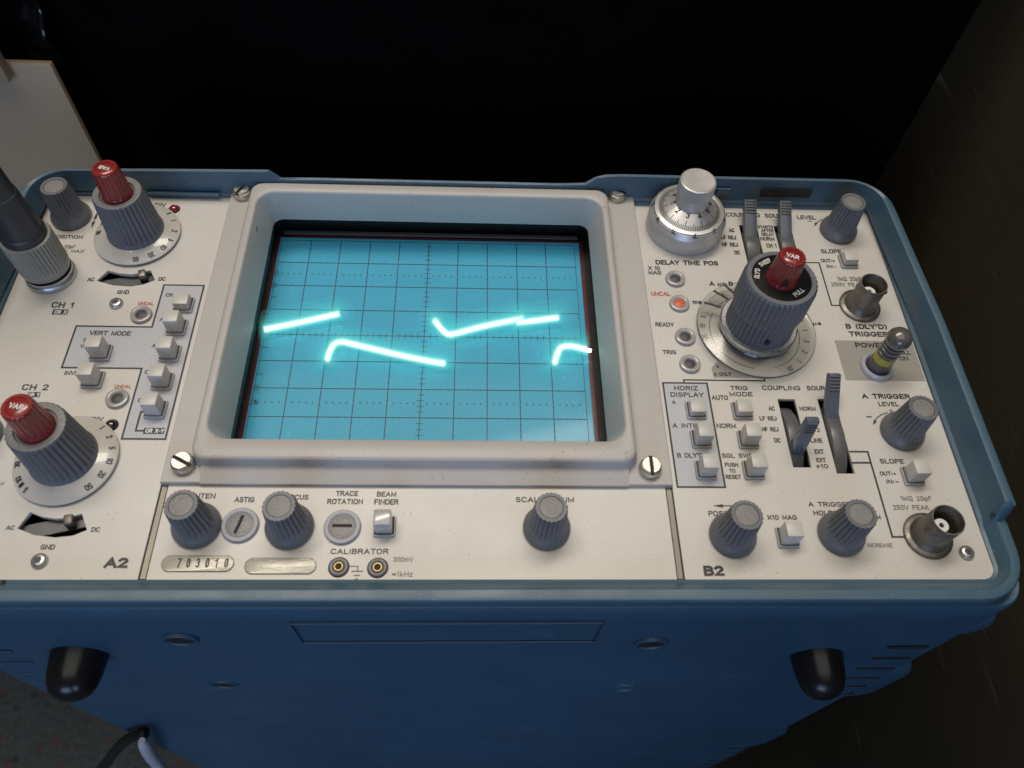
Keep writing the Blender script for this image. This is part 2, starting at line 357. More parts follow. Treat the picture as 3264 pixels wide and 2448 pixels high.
def scratched():
    m = bpy.data.materials.new('scuffed_brown_black_board'); t = nt(m)
    o = N(t, 'ShaderNodeOutputMaterial'); p = N(t, 'ShaderNodeBsdfPrincipled'); t.links.new(p.outputs[0], o.inputs[0])
    v = mapping(t, (1, 1, 1)); vs = mapping(t, (1, 0.10, 1))
    base = mixc(t, ramp(t, noise(t, v, 6, 5), 0.3, 0.7), (0.040, 0.032, 0.019), (0.070, 0.056, 0.033))
    f = ramp(t, noise(t, vs, 190, 2, 0.35), 0.66, 0.74, 0, 0.9)
    g = ramp(t, noise(t, v, 22, 3), 0.5, 0.66)
    mm = N(t, 'ShaderNodeMath', operation='MULTIPLY'); t.links.new(f, mm.inputs[0]); t.links.new(g, mm.inputs[1])
    c = mixc(t, mm.outputs[0], base, (0.19, 0.145, 0.085))
    t.links.new(c, p.inputs['Base Color']); p.inputs['Roughness'].default_value = 0.6
    p.inputs['Specular IOR Level'].default_value = 0.25
    b = N(t, 'ShaderNodeBump'); b.inputs['Strength'].default_value = 0.3; b.inputs['Distance'].default_value = 0.0005
    t.links.new(noise(t, vs, 300, 3), b.inputs['Height']); t.links.new(b.outputs[0], p.inputs['Normal'])
    return m
M['scuffed'] = scratched()
def carpet():
    m = bpy.data.materials.new('speckled_carpet'); t = nt(m)
    o = N(t, 'ShaderNodeOutputMaterial'); p = N(t, 'ShaderNodeBsdfPrincipled'); t.links.new(p.outputs[0], o.inputs[0])
    v = mapping(t)
    base = mixc(t, ramp(t, noise(t, v, 260, 4), 0.3, 0.7), (0.030, 0.038, 0.038), (0.058, 0.066, 0.064))
    vo = N(t, 'ShaderNodeTexVoronoi'); vo.inputs['Scale'].default_value = 105; t.links.new(v, vo.inputs['Vector'])
    spot = ramp(t, vo.outputs['Distance'], 0.12, 0.44, 0.75, 0)
    sep = N(t, 'ShaderNodeSeparateColor'); t.links.new(vo.outputs['Color'], sep.inputs[0])
    pick1 = ramp(t, sep.outputs[0], 0.62, 0.64); pick2 = ramp(t, sep.outputs[1], 0.55, 0.57)
    a = N(t, 'ShaderNodeMath', operation='MULTIPLY'); t.links.new(spot, a.inputs[0]); t.links.new(pick1, a.inputs[1])
    b2 = N(t, 'ShaderNodeMath', operation='MULTIPLY'); t.links.new(spot, b2.inputs[0]); t.links.new(pick2, b2.inputs[1])
    c = mixc(t, b2.outputs[0], base, (0.012, 0.018, 0.02)); c = mixc(t, a.outputs[0], c, (0.078, 0.036, 0.028))
    t.links.new(c, p.inputs['Base Color']); p.inputs['Roughness'].default_value = 0.95
    bb = N(t, 'ShaderNodeBump'); bb.inputs['Strength'].default_value = 0.8; bb.inputs['Distance'].default_value = 0.002
    t.links.new(noise(t, v, 500, 3), bb.inputs['Height']); t.links.new(bb.outputs[0], p.inputs['Normal'])
    return m
M['carpet'] = carpet()
def emis(name, col, strength, alpha=1.0):
    m = bpy.data.materials.new(name); t = nt(m)
    o = N(t, 'ShaderNodeOutputMaterial'); e = N(t, 'ShaderNodeEmission')
    e.inputs[0].default_value = (*col, 1); e.inputs[1].default_value = strength
    if alpha < 1:
        tr = N(t, 'ShaderNodeBsdfTransparent'); mx = N(t, 'ShaderNodeMixShader'); mx.inputs[0].default_value = alpha
        t.links.new(tr.outputs[0], mx.inputs[1]); t.links.new(e.outputs[0], mx.inputs[2]); t.links.new(mx.outputs[0], o.inputs[0])
    else: t.links.new(e.outputs[0], o.inputs[0])
    return m
M['trace'] = emis('phosphor_trace', (0.80, 1.0, 0.97), 6.5)
M['tail'] = emis('phosphor_afterglow', (0.16, 0.9, 0.5), 0.9, 0.16)
def screen_mat():
    m = mat('crt_phosphor_blue', (0.055, 0.36, 0.56), 0.5, var=0.02, vscale=30, coat=0.35, coat_rough=0.08, spec=0.2, dirt=(0.35, 0.6, 0.7), dirt_amt=0.35, dirt_scale=1500)
    p = [n for n in m.node_tree.nodes if n.type == 'BSDF_PRINCIPLED'][0]
    p.inputs['Emission Color'].default_value = (0.04, 0.45, 0.72, 1); p.inputs['Emission Strength'].default_value = 0.04
    return m
M['screen'] = screen_mat()
def clear():
    m = bpy.data.materials.new('clear_plastic_skirt'); t = nt(m)
    o = N(t, 'ShaderNodeOutputMaterial'); tr = N(t, 'ShaderNodeBsdfTransparent'); tr.inputs[0].default_value = (0.985, 0.985, 0.975, 1)
    g = N(t, 'ShaderNodeBsdfGlossy'); g.inputs['Roughness'].default_value = 0.16
    mx = N(t, 'ShaderNodeMixShader'); mx.inputs[0].default_value = 0.07
    t.links.new(tr.outputs[0], mx.inputs[1]); t.links.new(g.outputs[0], mx.inputs[2]); t.links.new(mx.outputs[0], o.inputs[0])
    return m
M['clear'] = clear()

# ---------------------------------------------------------------- mesh helpers (millimetres)
WL = {}
def link(name, me, m, parent=None, loc=(0, 0, 0), ang=35):
    """link a mesh built around its own origin; loc is in mm relative to the panel centre (z = 0 on the panel)"""
    me.materials.append(m)
    if ang:
        me.polygons.foreach_set('use_smooth', [True] * len(me.polygons)); me.set_sharp_from_angle(angle=R(ang))
    o = bpy.data.objects.new(name, me); sc.collection.objects.link(o)
    wl = Vector((loc[0], loc[1], loc[2] + H)) * S
    place(o, wl, parent); return o
def place(o, wl, parent):
    WL[o] = wl
    if parent is not None:
        o.parent = parent; o.location = wl - WL[parent]
    else: o.location = wl
def dup(src, loc, parent, name=None):
    o = src.copy(); sc.collection.objects.link(o)
    if name: o.name = name
    place(o, Vector((loc[0], loc[1], loc[2] + H)) * S, parent)
    d = WL[o] - WL[src]
    for ch in src.children:
        c = ch.copy(); sc.collection.objects.link(c); c.parent = o; c.location = ch.location; WL[c] = WL[ch] + d
    return o
def mesh(vs, fs):
    me = bpy.data.meshes.new('m'); me.from_pydata([(x * S, y * S, z * S) for x, y, z in vs], [], fs); me.update()
    return me
def fromobj(fn):
    bm = bmesh.new(); fn(bm); bmesh.ops.recalc_face_normals(bm, faces=bm.faces)
    me = bpy.data.meshes.new('m'); bm.to_mesh(me); bm.free(); me.transform(Matrix.Scale(S, 4)); return me
def box(sx, sy, sz, bev=0.0, z0=0.0, seg=2, taper=0.0, cx=0, cy=0):
    def f(bm):
        r = bmesh.ops.create_cube(bm, size=1)
        for v in r['verts']:
            k = 1 - taper if v.co.z > 0 else 1
            v.co = Vector((v.co.x * sx * k + cx, v.co.y * sy * k + cy, (v.co.z + 0.5) * sz + z0))
        if bev > 0: bmesh.ops.bevel(bm, geom=list(bm.edges), offset=bev, segments=seg, profile=0.5, affect='EDGES')
    return fromobj(f)
def lathe(prof, n=48, flutes=0, capt=True, capb=False, axis='z', power=2.0):
    """prof: (r, z) or (r, z, groove depth)"""
    if flutes: n = flutes * 6
    vs, fs = [], []
    for pt in prof:
        r, z = pt[0], pt[1]; d = pt[2] if len(pt) > 2 else 0
        for i in range(n):
            a = 2 * math.pi * i / n
            rr = r - (d * (0.5 + 0.5 * math.cos(flutes * a)) ** power if flutes and d else 0)
            vs.append((rr * math.cos(a), rr * math.sin(a), z))
    for k in range(len(prof) - 1):
        for i in range(n):
            j = (i + 1) % n
            fs.append((k * n + i, k * n + j, (k + 1) * n + j, (k + 1) * n + i))
    if capt: fs.append(tuple((len(prof) - 1) * n + i for i in range(n)))
    if capb: fs.append(tuple(reversed(range(n))))
    if axis == '-y': vs = [(x, -z, y) for x, y, z in vs]
    if axis == 'x': vs = [(z, x, y) for x, y, z in vs]
    return mesh(vs, fs)
def rrect(x0, x1, y0, y1, r, n=6, dense=0):
    pts = []
    for cx, cy, a0 in ((x1 - r, y0 + r, -90), (x1 - r, y1 - r, 0), (x0 + r, y1 - r, 90), (x0 + r, y0 + r, 180)):
        for i in range(n + 1):
            a = R(a0 + 90 * i / n); pts.append((cx + r * math.cos(a), cy + r * math.sin(a)))
    if dense:
        out = []
        for i, p in enumerate(pts):
            q = pts[(i + 1) % len(pts)]; d = math.dist(p, q); k = dense if d > 30 else 1
            for j in range(k): out.append((p[0] + (q[0] - p[0]) * j / k, p[1] + (q[1] - p[1]) * j / k))
        pts = out
    return pts
def loft(loops, capb=False, capt=False):
    n = len(loops[0]); vs = [v for l in loops for v in l]; fs = []
    for k in range(len(loops) - 1):
        for i in range(n):
            j = (i + 1) % n; fs.append((k * n + i, k * n + j, (k + 1) * n + j, (k + 1) * n + i))
    if capt: fs.append(tuple((len(loops) - 1) * n + i for i in range(n)))
    if capb: fs.append(tuple(reversed(range(n))))
    return mesh(vs, fs)
def plate(outer, holes, thick, bev=0.15, cx=0, cy=0):
    """flat sheet with real openings; its top lies at z = 0"""
    cu = bpy.data.curves.new('c', 'CURVE'); cu.dimensions = '2D'; cu.fill_mode = 'BOTH'
    cu.extrude = thick / 2; cu.bevel_depth = bev; cu.bevel_resolution = 1; cu.offset = -bev
    for loop in [outer] + holes:
        sp = cu.splines.new('POLY'); sp.points.add(len(loop) - 1)
        for p, q in zip(sp.points, loop): p.co = (q[0] - cx, q[1] - cy, 0, 1)
        sp.use_cyclic_u = True
    o = bpy.data.objects.new('c', cu); sc.collection.objects.link(o)
    dg = bpy.context.evaluated_depsgraph_get(); me = bpy.data.meshes.new_from_object(o.evaluated_get(dg))
    bpy.data.objects.remove(o); bpy.data.curves.remove(cu)
    me.transform(Matrix.Translation((0, 0, -thick / 2 - bev))); me.transform(Matrix.Scale(S, 4))
    return me
def flat(poly, z=0.0, cx=0, cy=0):
    return mesh([(x - cx, y - cy, z) for x, y in poly], [tuple(range(len(poly)))])
def stroke(pts, wd, z=0.0, closed=False, cx=0, cy=0):
    """mitred flat line"""
    n = len(pts); vs, fs = [], []
    for i in range(n):
        p = Vector(pts[i]); a = Vector(pts[i - 1]) if (i > 0 or closed) else None; b = Vector(pts[(i + 1) % n]) if (i < n - 1 or closed) else None
        d1 = (p - a).normalized() if a is not None else (b - p).normalized(); d2 = (b - p).normalized() if b is not None else d1
        n1 = Vector((-d1.y, d1.x)); n2 = Vector((-d2.y, d2.x)); m = (n1 + n2).normalized(); k = wd / 2 / max(0.35, m.dot(n1))
        for s in (1, -1): vs.append((p.x + m.x * k * s - cx, p.y + m.y * k * s - cy, z))
    for i in range(n if closed else n - 1):
        j = (i + 1) % n; fs.append((2 * i, 2 * i + 1, 2 * j + 1, 2 * j))
    me = mesh(vs, fs)
    return me
# ---------------------------------------------------------------- engraved stroke lettering (uniform pen width)
def _arc(cx, cy, rx, ry, a0, a1, n=8):
    return [(cx + rx * math.cos(R(a0 + (a1 - a0) * i / n)), cy + ry * math.sin(R(a0 + (a1 - a0) * i / n))) for i in range(n + 1)]
_O = _arc(.36, .72, .32, .28, 0, 180) + _arc(.36, .28, .32, .28, 180, 360) + [(.68, .72)]
_C = _arc(.36, .72, .32, .28, 20, 180) + _arc(.36, .28, .32, .28, 180, 340)
GL = {
 'A': (.74, [[(0, 0), (.36, 1), (.72, 0)], [(.13, .34), (.59, .34)]]),
 'B': (.66, [[(.05, 0), (.05, 1)], [(.05, 1), (.36, 1)] + _arc(.36, .77, .24, .23, 90, -90) + [(.05, .54)], [(.36, .54)] + _arc(.38, .27, .26, .27, 90, -90) + [(.05, 0)]]),
 'C': (.72, [_C]),
 'D': (.72, [[(.05, 0), (.05, 1)], [(.05, 1), (.34, 1)] + _arc(.34, .68, .34, .32, 90, 0) + _arc(.34, .32, .34, .32, 0, -90) + [(.05, 0)]]),
 'E': (.60, [[(.58, 1), (.05, 1), (.05, 0), (.58, 0)], [(.05, .52), (.5, .52)]]),
 'F': (.58, [[(.57, 1), (.05, 1), (.05, 0)], [(.05, .52), (.5, .52)]]),
 'G': (.74, [_arc(.36, .72, .32, .28, 20, 180) + _arc(.36, .28, .32, .28, 180, 350) + [(.69, .45), (.42, .45)]]),
 'H': (.70, [[(.05, 0), (.05, 1)], [(.65, 0), (.65, 1)], [(.05, .52), (.65, .52)]]),
 'I': (.16, [[(.08, 0), (.08, 1)]]),
 'J': (.52, [[(.46, 1), (.46, .26)] + _arc(.25, .26, .21, .26, 0, -180)]),
 'K': (.68, [[(.05, 0), (.05, 1)], [(.62, 1), (.07, .42)], [(.24, .6), (.66, 0)]]),
 'L': (.56, [[(.05, 1), (.05, 0), (.55, 0)]]),
 'M': (.84, [[(.05, 0), (.05, 1), (.42, .12), (.79, 1), (.79, 0)]]),
 'N': (.72, [[(.05, 0), (.05, 1), (.67, 0), (.67, 1)]]),
 'O': (.74, [_O]),
 'P': (.64, [[(.05, 0), (.05, 1)], [(.05, 1), (.36, 1)] + _arc(.36, .74, .26, .26, 90, -90) + [(.05, .48)]]),
 'R': (.68, [[(.05, 0), (.05, 1)], [(.05, 1), (.37, 1)] + _arc(.37, .76, .25, .24, 90, -90) + [(.05, .52)], [(.36, .52), (.66, 0)]]),
 'S': (.66, [_arc(.33, .75, .27, .25, 25, 180) + _arc(.33, .745, .27, .23, 180, 262)[1:] + _arc(.34, .27, .28, .25, 82, 0) + _arc(.33, .26, .29, .26, 0, -160)]),
 'T': (.64, [[(0, 1), (.64, 1)], [(.32, 1), (.32, 0)]]),
 'U': (.70, [[(.05, 1), (.05, .3)] + _arc(.35, .3, .30, .30, 180, 360) + [(.65, 1)]]),
 'V': (.70, [[(0, 1), (.35, 0), (.70, 1)]]),
 'W': (.96, [[(0, 1), (.24, 0), (.48, .9), (.72, 0), (.96, 1)]]),
 'X': (.68, [[(0, 1), (.68, 0)], [(0, 0), (.68, 1)]]),
 'Y': (.68, [[(0, 1), (.34, .45), (.68, 1)], [(.34, .45), (.34, 0)]]),
 'Z': (.64, [[(.02, 1), (.62, 1), (.02, 0), (.64, 0)]]),
 '0': (.62, [[(x * .86, y) for x, y in _O]]),
 '1': (.34, [[(.04, .76), (.24, 1), (.24, 0)]]),
 '2': (.60, [_arc(.29, .72, .26, .28, 165, 0) + [(.53, .62), (.04, 0), (.58, 0)]]),
 '3': (.60, [_arc(.28, .75, .25, .25, 155, -80), _arc(.28, .27, .28, .27, 85, -155)]),
 '4': (.62, [[(.44, 0), (.44, 1), (.02, .28), (.62, .28)]]),
 '5': (.60, [[(.54, 1), (.10, 1), (.06, .52)] + _arc(.28, .33, .28, .31, 135, -150)]),
 '6': (.60, [[(.46, .98), (.10, .48)] + _arc(.30, .30, .26, .30, 160, -200)]),
 '7': (.58, [[(.02, 1), (.56, 1), (.20, 0)]]),
 '8': (.60, [_arc(.30, .76, .22, .24, 90, 450, 12), _arc(.30, .27, .27, .27, 90, 450, 12)]),
 '9': (.60, [[(.14, .02), (.50, .52)] + _arc(.30, .70, .26, .30, -20, 340)]),
 '/': (.46, [[(0, -.05), (.46, 1.05)]]),
 ':': (.34, [[(.06, .16), (.16, .16)], [(.06, .66), (.16, .66)]]),
 '.': (.20, [[(.05, .05), (.17, .05)]]),
 '+': (.50, [[(.02, .42), (.48, .42)], [(.25, .18), (.25, .66)]]),
 '−': (.50, [[(.02, .42), (.48, .42)]]),
 '-': (.42, [[(.04, .45), (.38, .45)]]),
 '÷': (.54, [[(0, .42), (.54, .42)], [(.21, .76), (.33, .76)], [(.21, .08), (.33, .08)]]),
 "'": (.16, [[(.08, 1), (.06, .74)]]),
 '(': (.30, [_arc(.36, .45, .30, .62, 125, 235)]),
 ')': (.30, [_arc(-.06, .45, .30, .62, 55, -55)]),
 '%': (.80, [_arc(.18, .78, .15, .2, 0, 360, 10), _arc(.62, .22, .15, .2, 0, 360, 10), [(.64, 1), (.16, 0)]]),
 '≈': (.60, [[(0, .56), (.15, .68), (.44, .52), (.60, .64)], [(0, .28), (.15, .40), (.44, .24), (.60, .36)]]),
 'Ω': (.80, [[(.04, 0), (.27, 0), (.27, .14)] + _arc(.40, .58, .32, .42, 235, -55, 14) + [(.53, .14), (.53, 0), (.76, 0)]]),
 'μ': (.60, [[(.04, -.28), (.14, .68)], [(.10, .24)] + _arc(.28, .2, .20, .2, 190, 340) + [(.52, .68)], [(.46, .2), (.56, 0)]]),
 'm': (.86, [[(.05, 0), (.05, .70)], _arc(.24, .48, .18, .22, 180, 0) + [(.42, 0)], _arc(.61, .48, .18, .22, 180, 0) + [(.79, 0)]]),
 's': (.52, [_arc(.26, .53, .20, .17, 25, 262) + _arc(.26, .18, .21, .18, 82, -160)]),
 'p': (.58, [[(.06, -.30), (.06, .70)], _arc(.30, .35, .23, .34, 170, -170, 12)]),
 'k': (.54, [[(.05, 0), (.05, 1)], [(.46, .68), (.07, .28)], [(.2, .42), (.5, 0)]]),
 'z': (.50, [[(.03, .68), (.47, .68), (.03, 0), (.49, 0)]]),
 ' ': (.42, []),
}
def text(s, wd, ht, weight=0.13, rot=0.0):
    """word of the given width and capital height (mm), centred on x with its baseline on y = 0"""
    gap = 0.20; x = 0.0; strokes = []
    for c in s:
        w_, ps = GL[c]
        for p in ps: strokes.append([(x + a, b) for a, b in p])
        x += w_ + gap
    tot = x - gap; pen = ht * weight
    cap = 0.72 if all(c in 'msμ' for c in s) else 1.0
    kx = (wd - pen) / tot; ky = (ht - pen) / cap
    vs, fs = [], []
    for i, p in enumerate(strokes):
        q = [((a - tot / 2) * kx, b * ky + pen / 2) for a, b in p]
        q = [v for k, v in enumerate(q) if k == 0 or math.dist(v, q[k - 1]) > 1e-4]
        if len(q) < 2: continue
        # extend blunt pen ends a little
        d0 = Vector(q[0]) - Vector(q[1]); d1 = Vector(q[-1]) - Vector(q[-2])
        q[0] = tuple(Vector(q[0]) + d0.normalized() * pen * 0.45); q[-1] = tuple(Vector(q[-1]) + d1.normalized() * pen * 0.45)
        n = len(q); b0 = len(vs); z = 0.002 * (i % 4)
        for k in range(n):
            P_ = Vector(q[k]); e1 = (P_ - Vector(q[k - 1])).normalized() if k else (Vector(q[1]) - P_).normalized()
            e2 = (Vector(q[k + 1]) - P_).normalized() if k < n - 1 else e1
            n1 = Vector((-e1.y, e1.x)); n2 = Vector((-e2.y, e2.x)); m = n1 + n2
            m = m.normalized() if m.length > 1e-3 else n1
            kk = pen / 2 / max(0.45, m.dot(n1))
            vs.append((P_.x + m.x * kk, P_.y + m.y * kk, z)); vs.append((P_.x - m.x * kk, P_.y - m.y * kk, z))
        for k in range(n - 1): fs.append((b0 + 2 * k, b0 + 2 * k + 1, b0 + 2 * k + 3, b0 + 2 * k + 2))
    me = mesh(vs, fs)
    if rot: me.transform(Matrix.Rotation(rot, 4, 'Z'))
    return me
def tube(pts, rad, n=10, sm=8):
    """smooth tube through the points (Catmull-Rom); rad may be a list"""
    P = [Vector(p) for p in pts]; rr = rad if isinstance(rad, (list, tuple)) else [rad] * len(P)
    path, rs = [], []
    for i in range(len(P) - 1):
        a, b, c, d = P[max(0, i - 1)], P[i], P[i + 1], P[min(len(P) - 1, i + 2)]
        for k in range(sm):
            t = k / sm; path.append(0.5 * ((2 * b) + (c - a) * t + (2 * a - 5 * b + 4 * c - d) * t * t + (3 * b - a - 3 * c + d) * t ** 3)); rs.append(rr[i] + (rr[i + 1] - rr[i]) * t)
    path.append(P[-1]); rs.append(rr[-1])
    vs, fs = [], []; up = Vector((0.13, 0.21, 0.97))
    for i, p in enumerate(path):
        d = (path[min(i + 1, len(path) - 1)] - path[max(i - 1, 0)]).normalized()
        x = d.cross(up).normalized(); y = d.cross(x)
        for k in range(n):
            a = 2 * math.pi * k / n; q = p + (x * math.cos(a) + y * math.sin(a)) * rs[i]; vs.append(tuple(q))
    for i in range(len(path) - 1):
        for k in range(n):
            j = (k + 1) % n; fs.append((i * n + k, i * n + j, (i + 1) * n + j, (i + 1) * n + k))
    fs.append(tuple(reversed(range(n)))); fs.append(tuple((len(path) - 1) * n + k for k in range(n)))
    return mesh(vs, fs)
def tag(o, label, cat=None, kind=None, group=None):
    if label: o['label'] = label
    if cat: o['category'] = cat
    if kind: o['kind'] = kind
    if group: o['group'] = group

# ---------------------------------------------------------------- the setting
def struct(name, me, m, loc=(0, 0, 0)):
    o = link(name, me, m, None, loc, 0); o['kind'] = 'structure'; return o
struct('floor', mesh([(-3000, -3000, 0), (3000, -3000, 0), (3000, 3000, 0), (-3000, 3000, 0)], [(0, 1, 2, 3)]), M['carpet'], (0, 0, -H))
struct('wall_back', box(900, 12, H + 150), M['wallblack'], (-235 + 0, 126, -H + 0.5))
struct('wall_right', box(12, 520, H + 150), M['scuffed'], (207, -140.5, -H + 0.5))

# ---------------------------------------------------------------- the oscilloscope
scope = bpy.data.objects.new('oscilloscope', None); sc.collection.objects.link(scope)
WL[scope] = Vector((13 * S, -20 * S, 0)); scope.location = WL[scope]
tag(scope, 'blue cased bench oscilloscope with beige control panel and glowing cyan screen, standing on end', 'oscilloscope')

PX0, PX1, PY0, PY1 = -129.0, 154.5, -87.3, 47.6
# case: the long blue body going down to the floor
def case_loop(dx, z, r=8):
    return [(x, y, z) for x, y in rrect(-134 - dx, 160 + dx, -95 - dx, 51 + dx, r + dx, 8)]
case = link('case', loft([case_loop(-3.5, 0.2), case_loop(-0.6, 0.9), case_loop(0, 0.2), case_loop(0.2, -9), case_loop(0.8, -60), case_loop(2, -250), case_loop(2, -452), case_loop(0, -457)], capb=False, capt=True), M['bluecase'], scope, (0, 0, 0), 40)
# bosses on the right flank
for z0, z1, b in ((-32, -14, 3.5), (-121, -73, 9.5), (-246, -196, 8.0)):
    loops = []
    for k, e in ((0, 0.0), (0.72, 0.35), (0.9, 0.6), (0.97, 0.85), (1, 1.2)):
        zz0 = z0 + (z1 - z0) * 0.5 * (1 - math.sqrt(max(0, 1 - 0)) * (1 - 0.28 * e)); zz1 = z1 - (zz0 - z0)
        loops.append([(148 + (12 + b) * k, y, z) for y, z in rrect(-95.0 + 2.2 * e, 40, zz0, zz1, min(6, (zz1 - zz0) * 0.45), 6)])
    link('side_boss', loft(loops, capt=True), M['bluecase'], scope, (0, 0, 0), 50)
# trim frame round the panel
def zf(x, y):
    def st(a, b, v): return max(0.0, min(1.0, (v - a) / (b - a)))
    k = 0.42 + 0.58 * st(-71.5, -70.5, y)
    if y > 30: k *= 1 - 0.32 * st(-54, -51, x) * (1 - st(54, 57, x))
    return k
def frame_loop(off, z, r):
    ex = 1.5 * max(0.0, min(1.0, (off - 1.1) / 1.0))     # the lower rim slopes gently away from the panel
    out = []
    ty_ = off if off < 1.2 else 1.1 + (off - 1.1) * 0.45      # the upper rim is thin
    for x, y in rrect(PX0 - off, PX1 + off, PY0 - off - ex, PY1 + ty_, r, 8, 80):
        k = 2.6 * max(0.0, (y + 10) / 58) if off > 1 else 0
        yy = y
        if y > 20: yy += 1.5 * max(0.0, min(1.0, (x - 45) / 20)) - 1.9 * max(0.0, min(1.0, (-40 - x) / 85)) * (1.0 if off > 1 else 0.6)
        out.append((x - k if x > 100 else x + k if x < -100 else x, yy, 0.9 * z * zf(x, y) if z > 0 else z))
    return out
trim = link('trim_frame', loft([frame_loop(0.0, -1.5, 4), frame_loop(0.0, 0.9, 4), frame_loop(0.9, 1.6, 4.8), frame_loop(1.1, 2.4, 5), frame_loop(2.1, 10.6, 9), frame_loop(2.5, 11.6, 9.5), frame_loop(4.2, 12.0, 12.0), frame_loop(5.0, 11.7, 13), frame_loop(5.4, 10.6, 13.5), frame_loop(5.7, 3.0, 14), frame_loop(5.5, 1.6, 14), frame_loop(4.0, 1.0, 13)]), M['bluetrim'], scope, (0, 0, 0), 38)
# seams of the trim frame and the recess in its upper wall
link('trim_seam', box(4.4, 0.7, 0.5), M['dark'], trim, (157.6, -71.0, 5.0), 0)
link('trim_seam', box(0.9, 3.2, 0.4), M['dark'], trim, (-100.5, -89.4, 1.3), 0)
link('trim_pocket', box(18, 0.5, 3.4, 0.1), M['dark'], trim, (124, 49.9, 3.6), 0)
link('trim_tab', box(5.0, 0.8, 3.2, 0.3), M['bluetrim'], trim, (101.5, 49.7, 4.0), 0)
link('trim_ledge', box(24, 1.2, 1.4, 0.3), M['bluetrim'], trim, (-84, 46.6, 1.2), 0)
link('trim_ledge', box(16, 1.2, 1.4, 0.3), M['bluetrim'], trim, (86, 49.4, 1.2), 0)

# the three panel sheets
XL, XR = -68.6, 70.8
def slotpoly(n): x0, x1, y0, y1 = PT[n]; return [(x0, y0), (x1, y0), (x1, y1), (x0, y1)]
pan_l = link('left_panel', plate([(PX0, PY0), (XL, PY0), (XL, PY1), (PX0, PY1)], [PT['arc1'], PT['arc2']], 1.2, 0.12, -99, -20), M['panel'], scope, (-99, -20, 0), 0)
pan_c = link('lower_panel', plate([(-66.6, PY0), (68.8, PY0), (68.8, -58), (-66.6, -58)], [], 1.2, 0.12, 1, -73), M['panel'], scope, (1, -73, 0), 0)
pan_r = link('right_panel', plate([(XR, PY0), (PX1, PY0), (PX1, PY1 + 1.6), (XR, PY1 + 1.6)], [slotpoly(k) for k in ('sl_ac', 'sl_as', 'sl_bc', 'sl_bs')], 1.2, 0.12, 112, -20), M['panel'], scope, (112, -20, 0), 0)
link('chassis_plate', box(283, 135, 1.0), M['dark'], scope, (12.7, -19.6, -17.5), 0)
link('seam_strip', box(1.5, 28, 0.5, 0.1), M['seam'], scope, (-67.6, -73, -0.75), 0)
link('seam_strip', box(1.5, 28, 0.5, 0.1), M['seam'], scope, (69.8, -73, -0.75), 0)
link('seam_dark_border', box(0.35, 28, 0.1), M['dark'], scope, (-68.45, -73, -0.2), 0)  # thin dark border strip along one edge of each seam
link('seam_dark_border', box(0.35, 28, 0.1), M['dark'], scope, (70.6, -73, -0.2), 0)
def panel_of(x, y):
    return pan_l if x < XL else (pan_c if x < XR else pan_r)

# printed areas and lines on the panels
Z1, Z2, Z3 = 0.03, 0.055, 0.08
def pr(name, me, m, x=0, y=0, par=None): return link(name, me, m, par or panel_of(x, y), (x, y, 0), 0)
def poly_c(p): return (sum(q[0] for q in p) / len(p), sum(q[1] for q in p) / len(p))
for nm, pl, m, outline in (('tinted_area', 'vert_poly', 'tint', 0.55), ('tinted_area', 'horiz_poly', 'tint', 0.55), ('grey_area', 'power_poly', 'grey_print', 0), ('grey_area', 'aonly_poly', 'grey_print', 0),
                           ('black_box', 'box_orx', 'ink', 0), ('black_box', 'box_orxy', 'ink', 0), ('black_box', 'box_ory', 'ink', 0)):
    p = PT[pl]; c = poly_c(p)
    if pl == 'vert_poly':      # square the outline up
        xs = [(p[0][0] + p[7][0] + p[4][0]) / 3, (p[1][0] + p[2][0]) / 2, (p[5][0] + p[6][0]) / 2, (p[3][0] + p[4][0]) / 2]
        a, b, cc, d = xs[0], xs[1], xs[2], xs[3]
        p = [(a, p[0][1]), (b, p[0][1]), (b, p[2][1]), (d, p[2][1]), (d, p[4][1]), (cc, p[4][1]), (cc, p[6][1]), (a, p[6][1])]
    elif len(p) == 4:
        x0, x1, y0, y1 = (p[0][0] + p[3][0]) / 2, (p[1][0] + p[2][0]) / 2, (p[2][1] + p[3][1]) / 2, (p[0][1] + p[1][1]) / 2
        if pl == 'power_poly': x1 = PX1 - 0.4
        p = [(x0, y1), (x1, y1), (x1, y0), (x0, y0)]
    pr(nm, flat(p, Z2 if m == 'ink' else Z1, *c), M[m], *c)
    if outline: pr('outline', stroke(p, outline, Z2, True, *c), M['ink'], *c)
for n, p in LN.items():
    c = poly_c(p)
    q = p
    if n in ('xy', 'hz', 'g1'):   # square corners
        q = [p[0], (p[0][0] if n == 'hz' else p[1][0], p[1][1] if n == 'hz' else p[0][1])] + list(p[2:])
        if n == 'xy': q = [p[0], (p[1][0], p[0][1]), (p[1][0], p[3][1]), p[3]]
        if n == 'hz': q = [p[0], (p[0][0], p[1][1]), (p[3][0], p[1][1]), p[3]]
        if n == 'g1': q = [p[0], (p[2][0], p[0][1]), p[2]]
    if n in ('ta', 'tb'): q = [p[0], (p[1][0], p[0][1]), (p[1][0], p[3][1]), (p[3][0], p[3][1])]
    wd = {'xy': 0.55, 'hz': 0.5, 'tb': 0.5, 'ta': 0.55, 'ta2': 0.6, 'g1': 0.25, 'g2': 0.3, 'g3': 0.3, 'g4': 0.3, 'minusA': 0.35, 'minusB': 0.3}.get(n, 0.28)
    pr('printed_line', stroke(q, wd, Z1 if n in ('ta', 'tb', 'ta2', 'hz') else Z3, False, *c), M['ink_thin' if n.startswith('g') else 'ink'], *c)
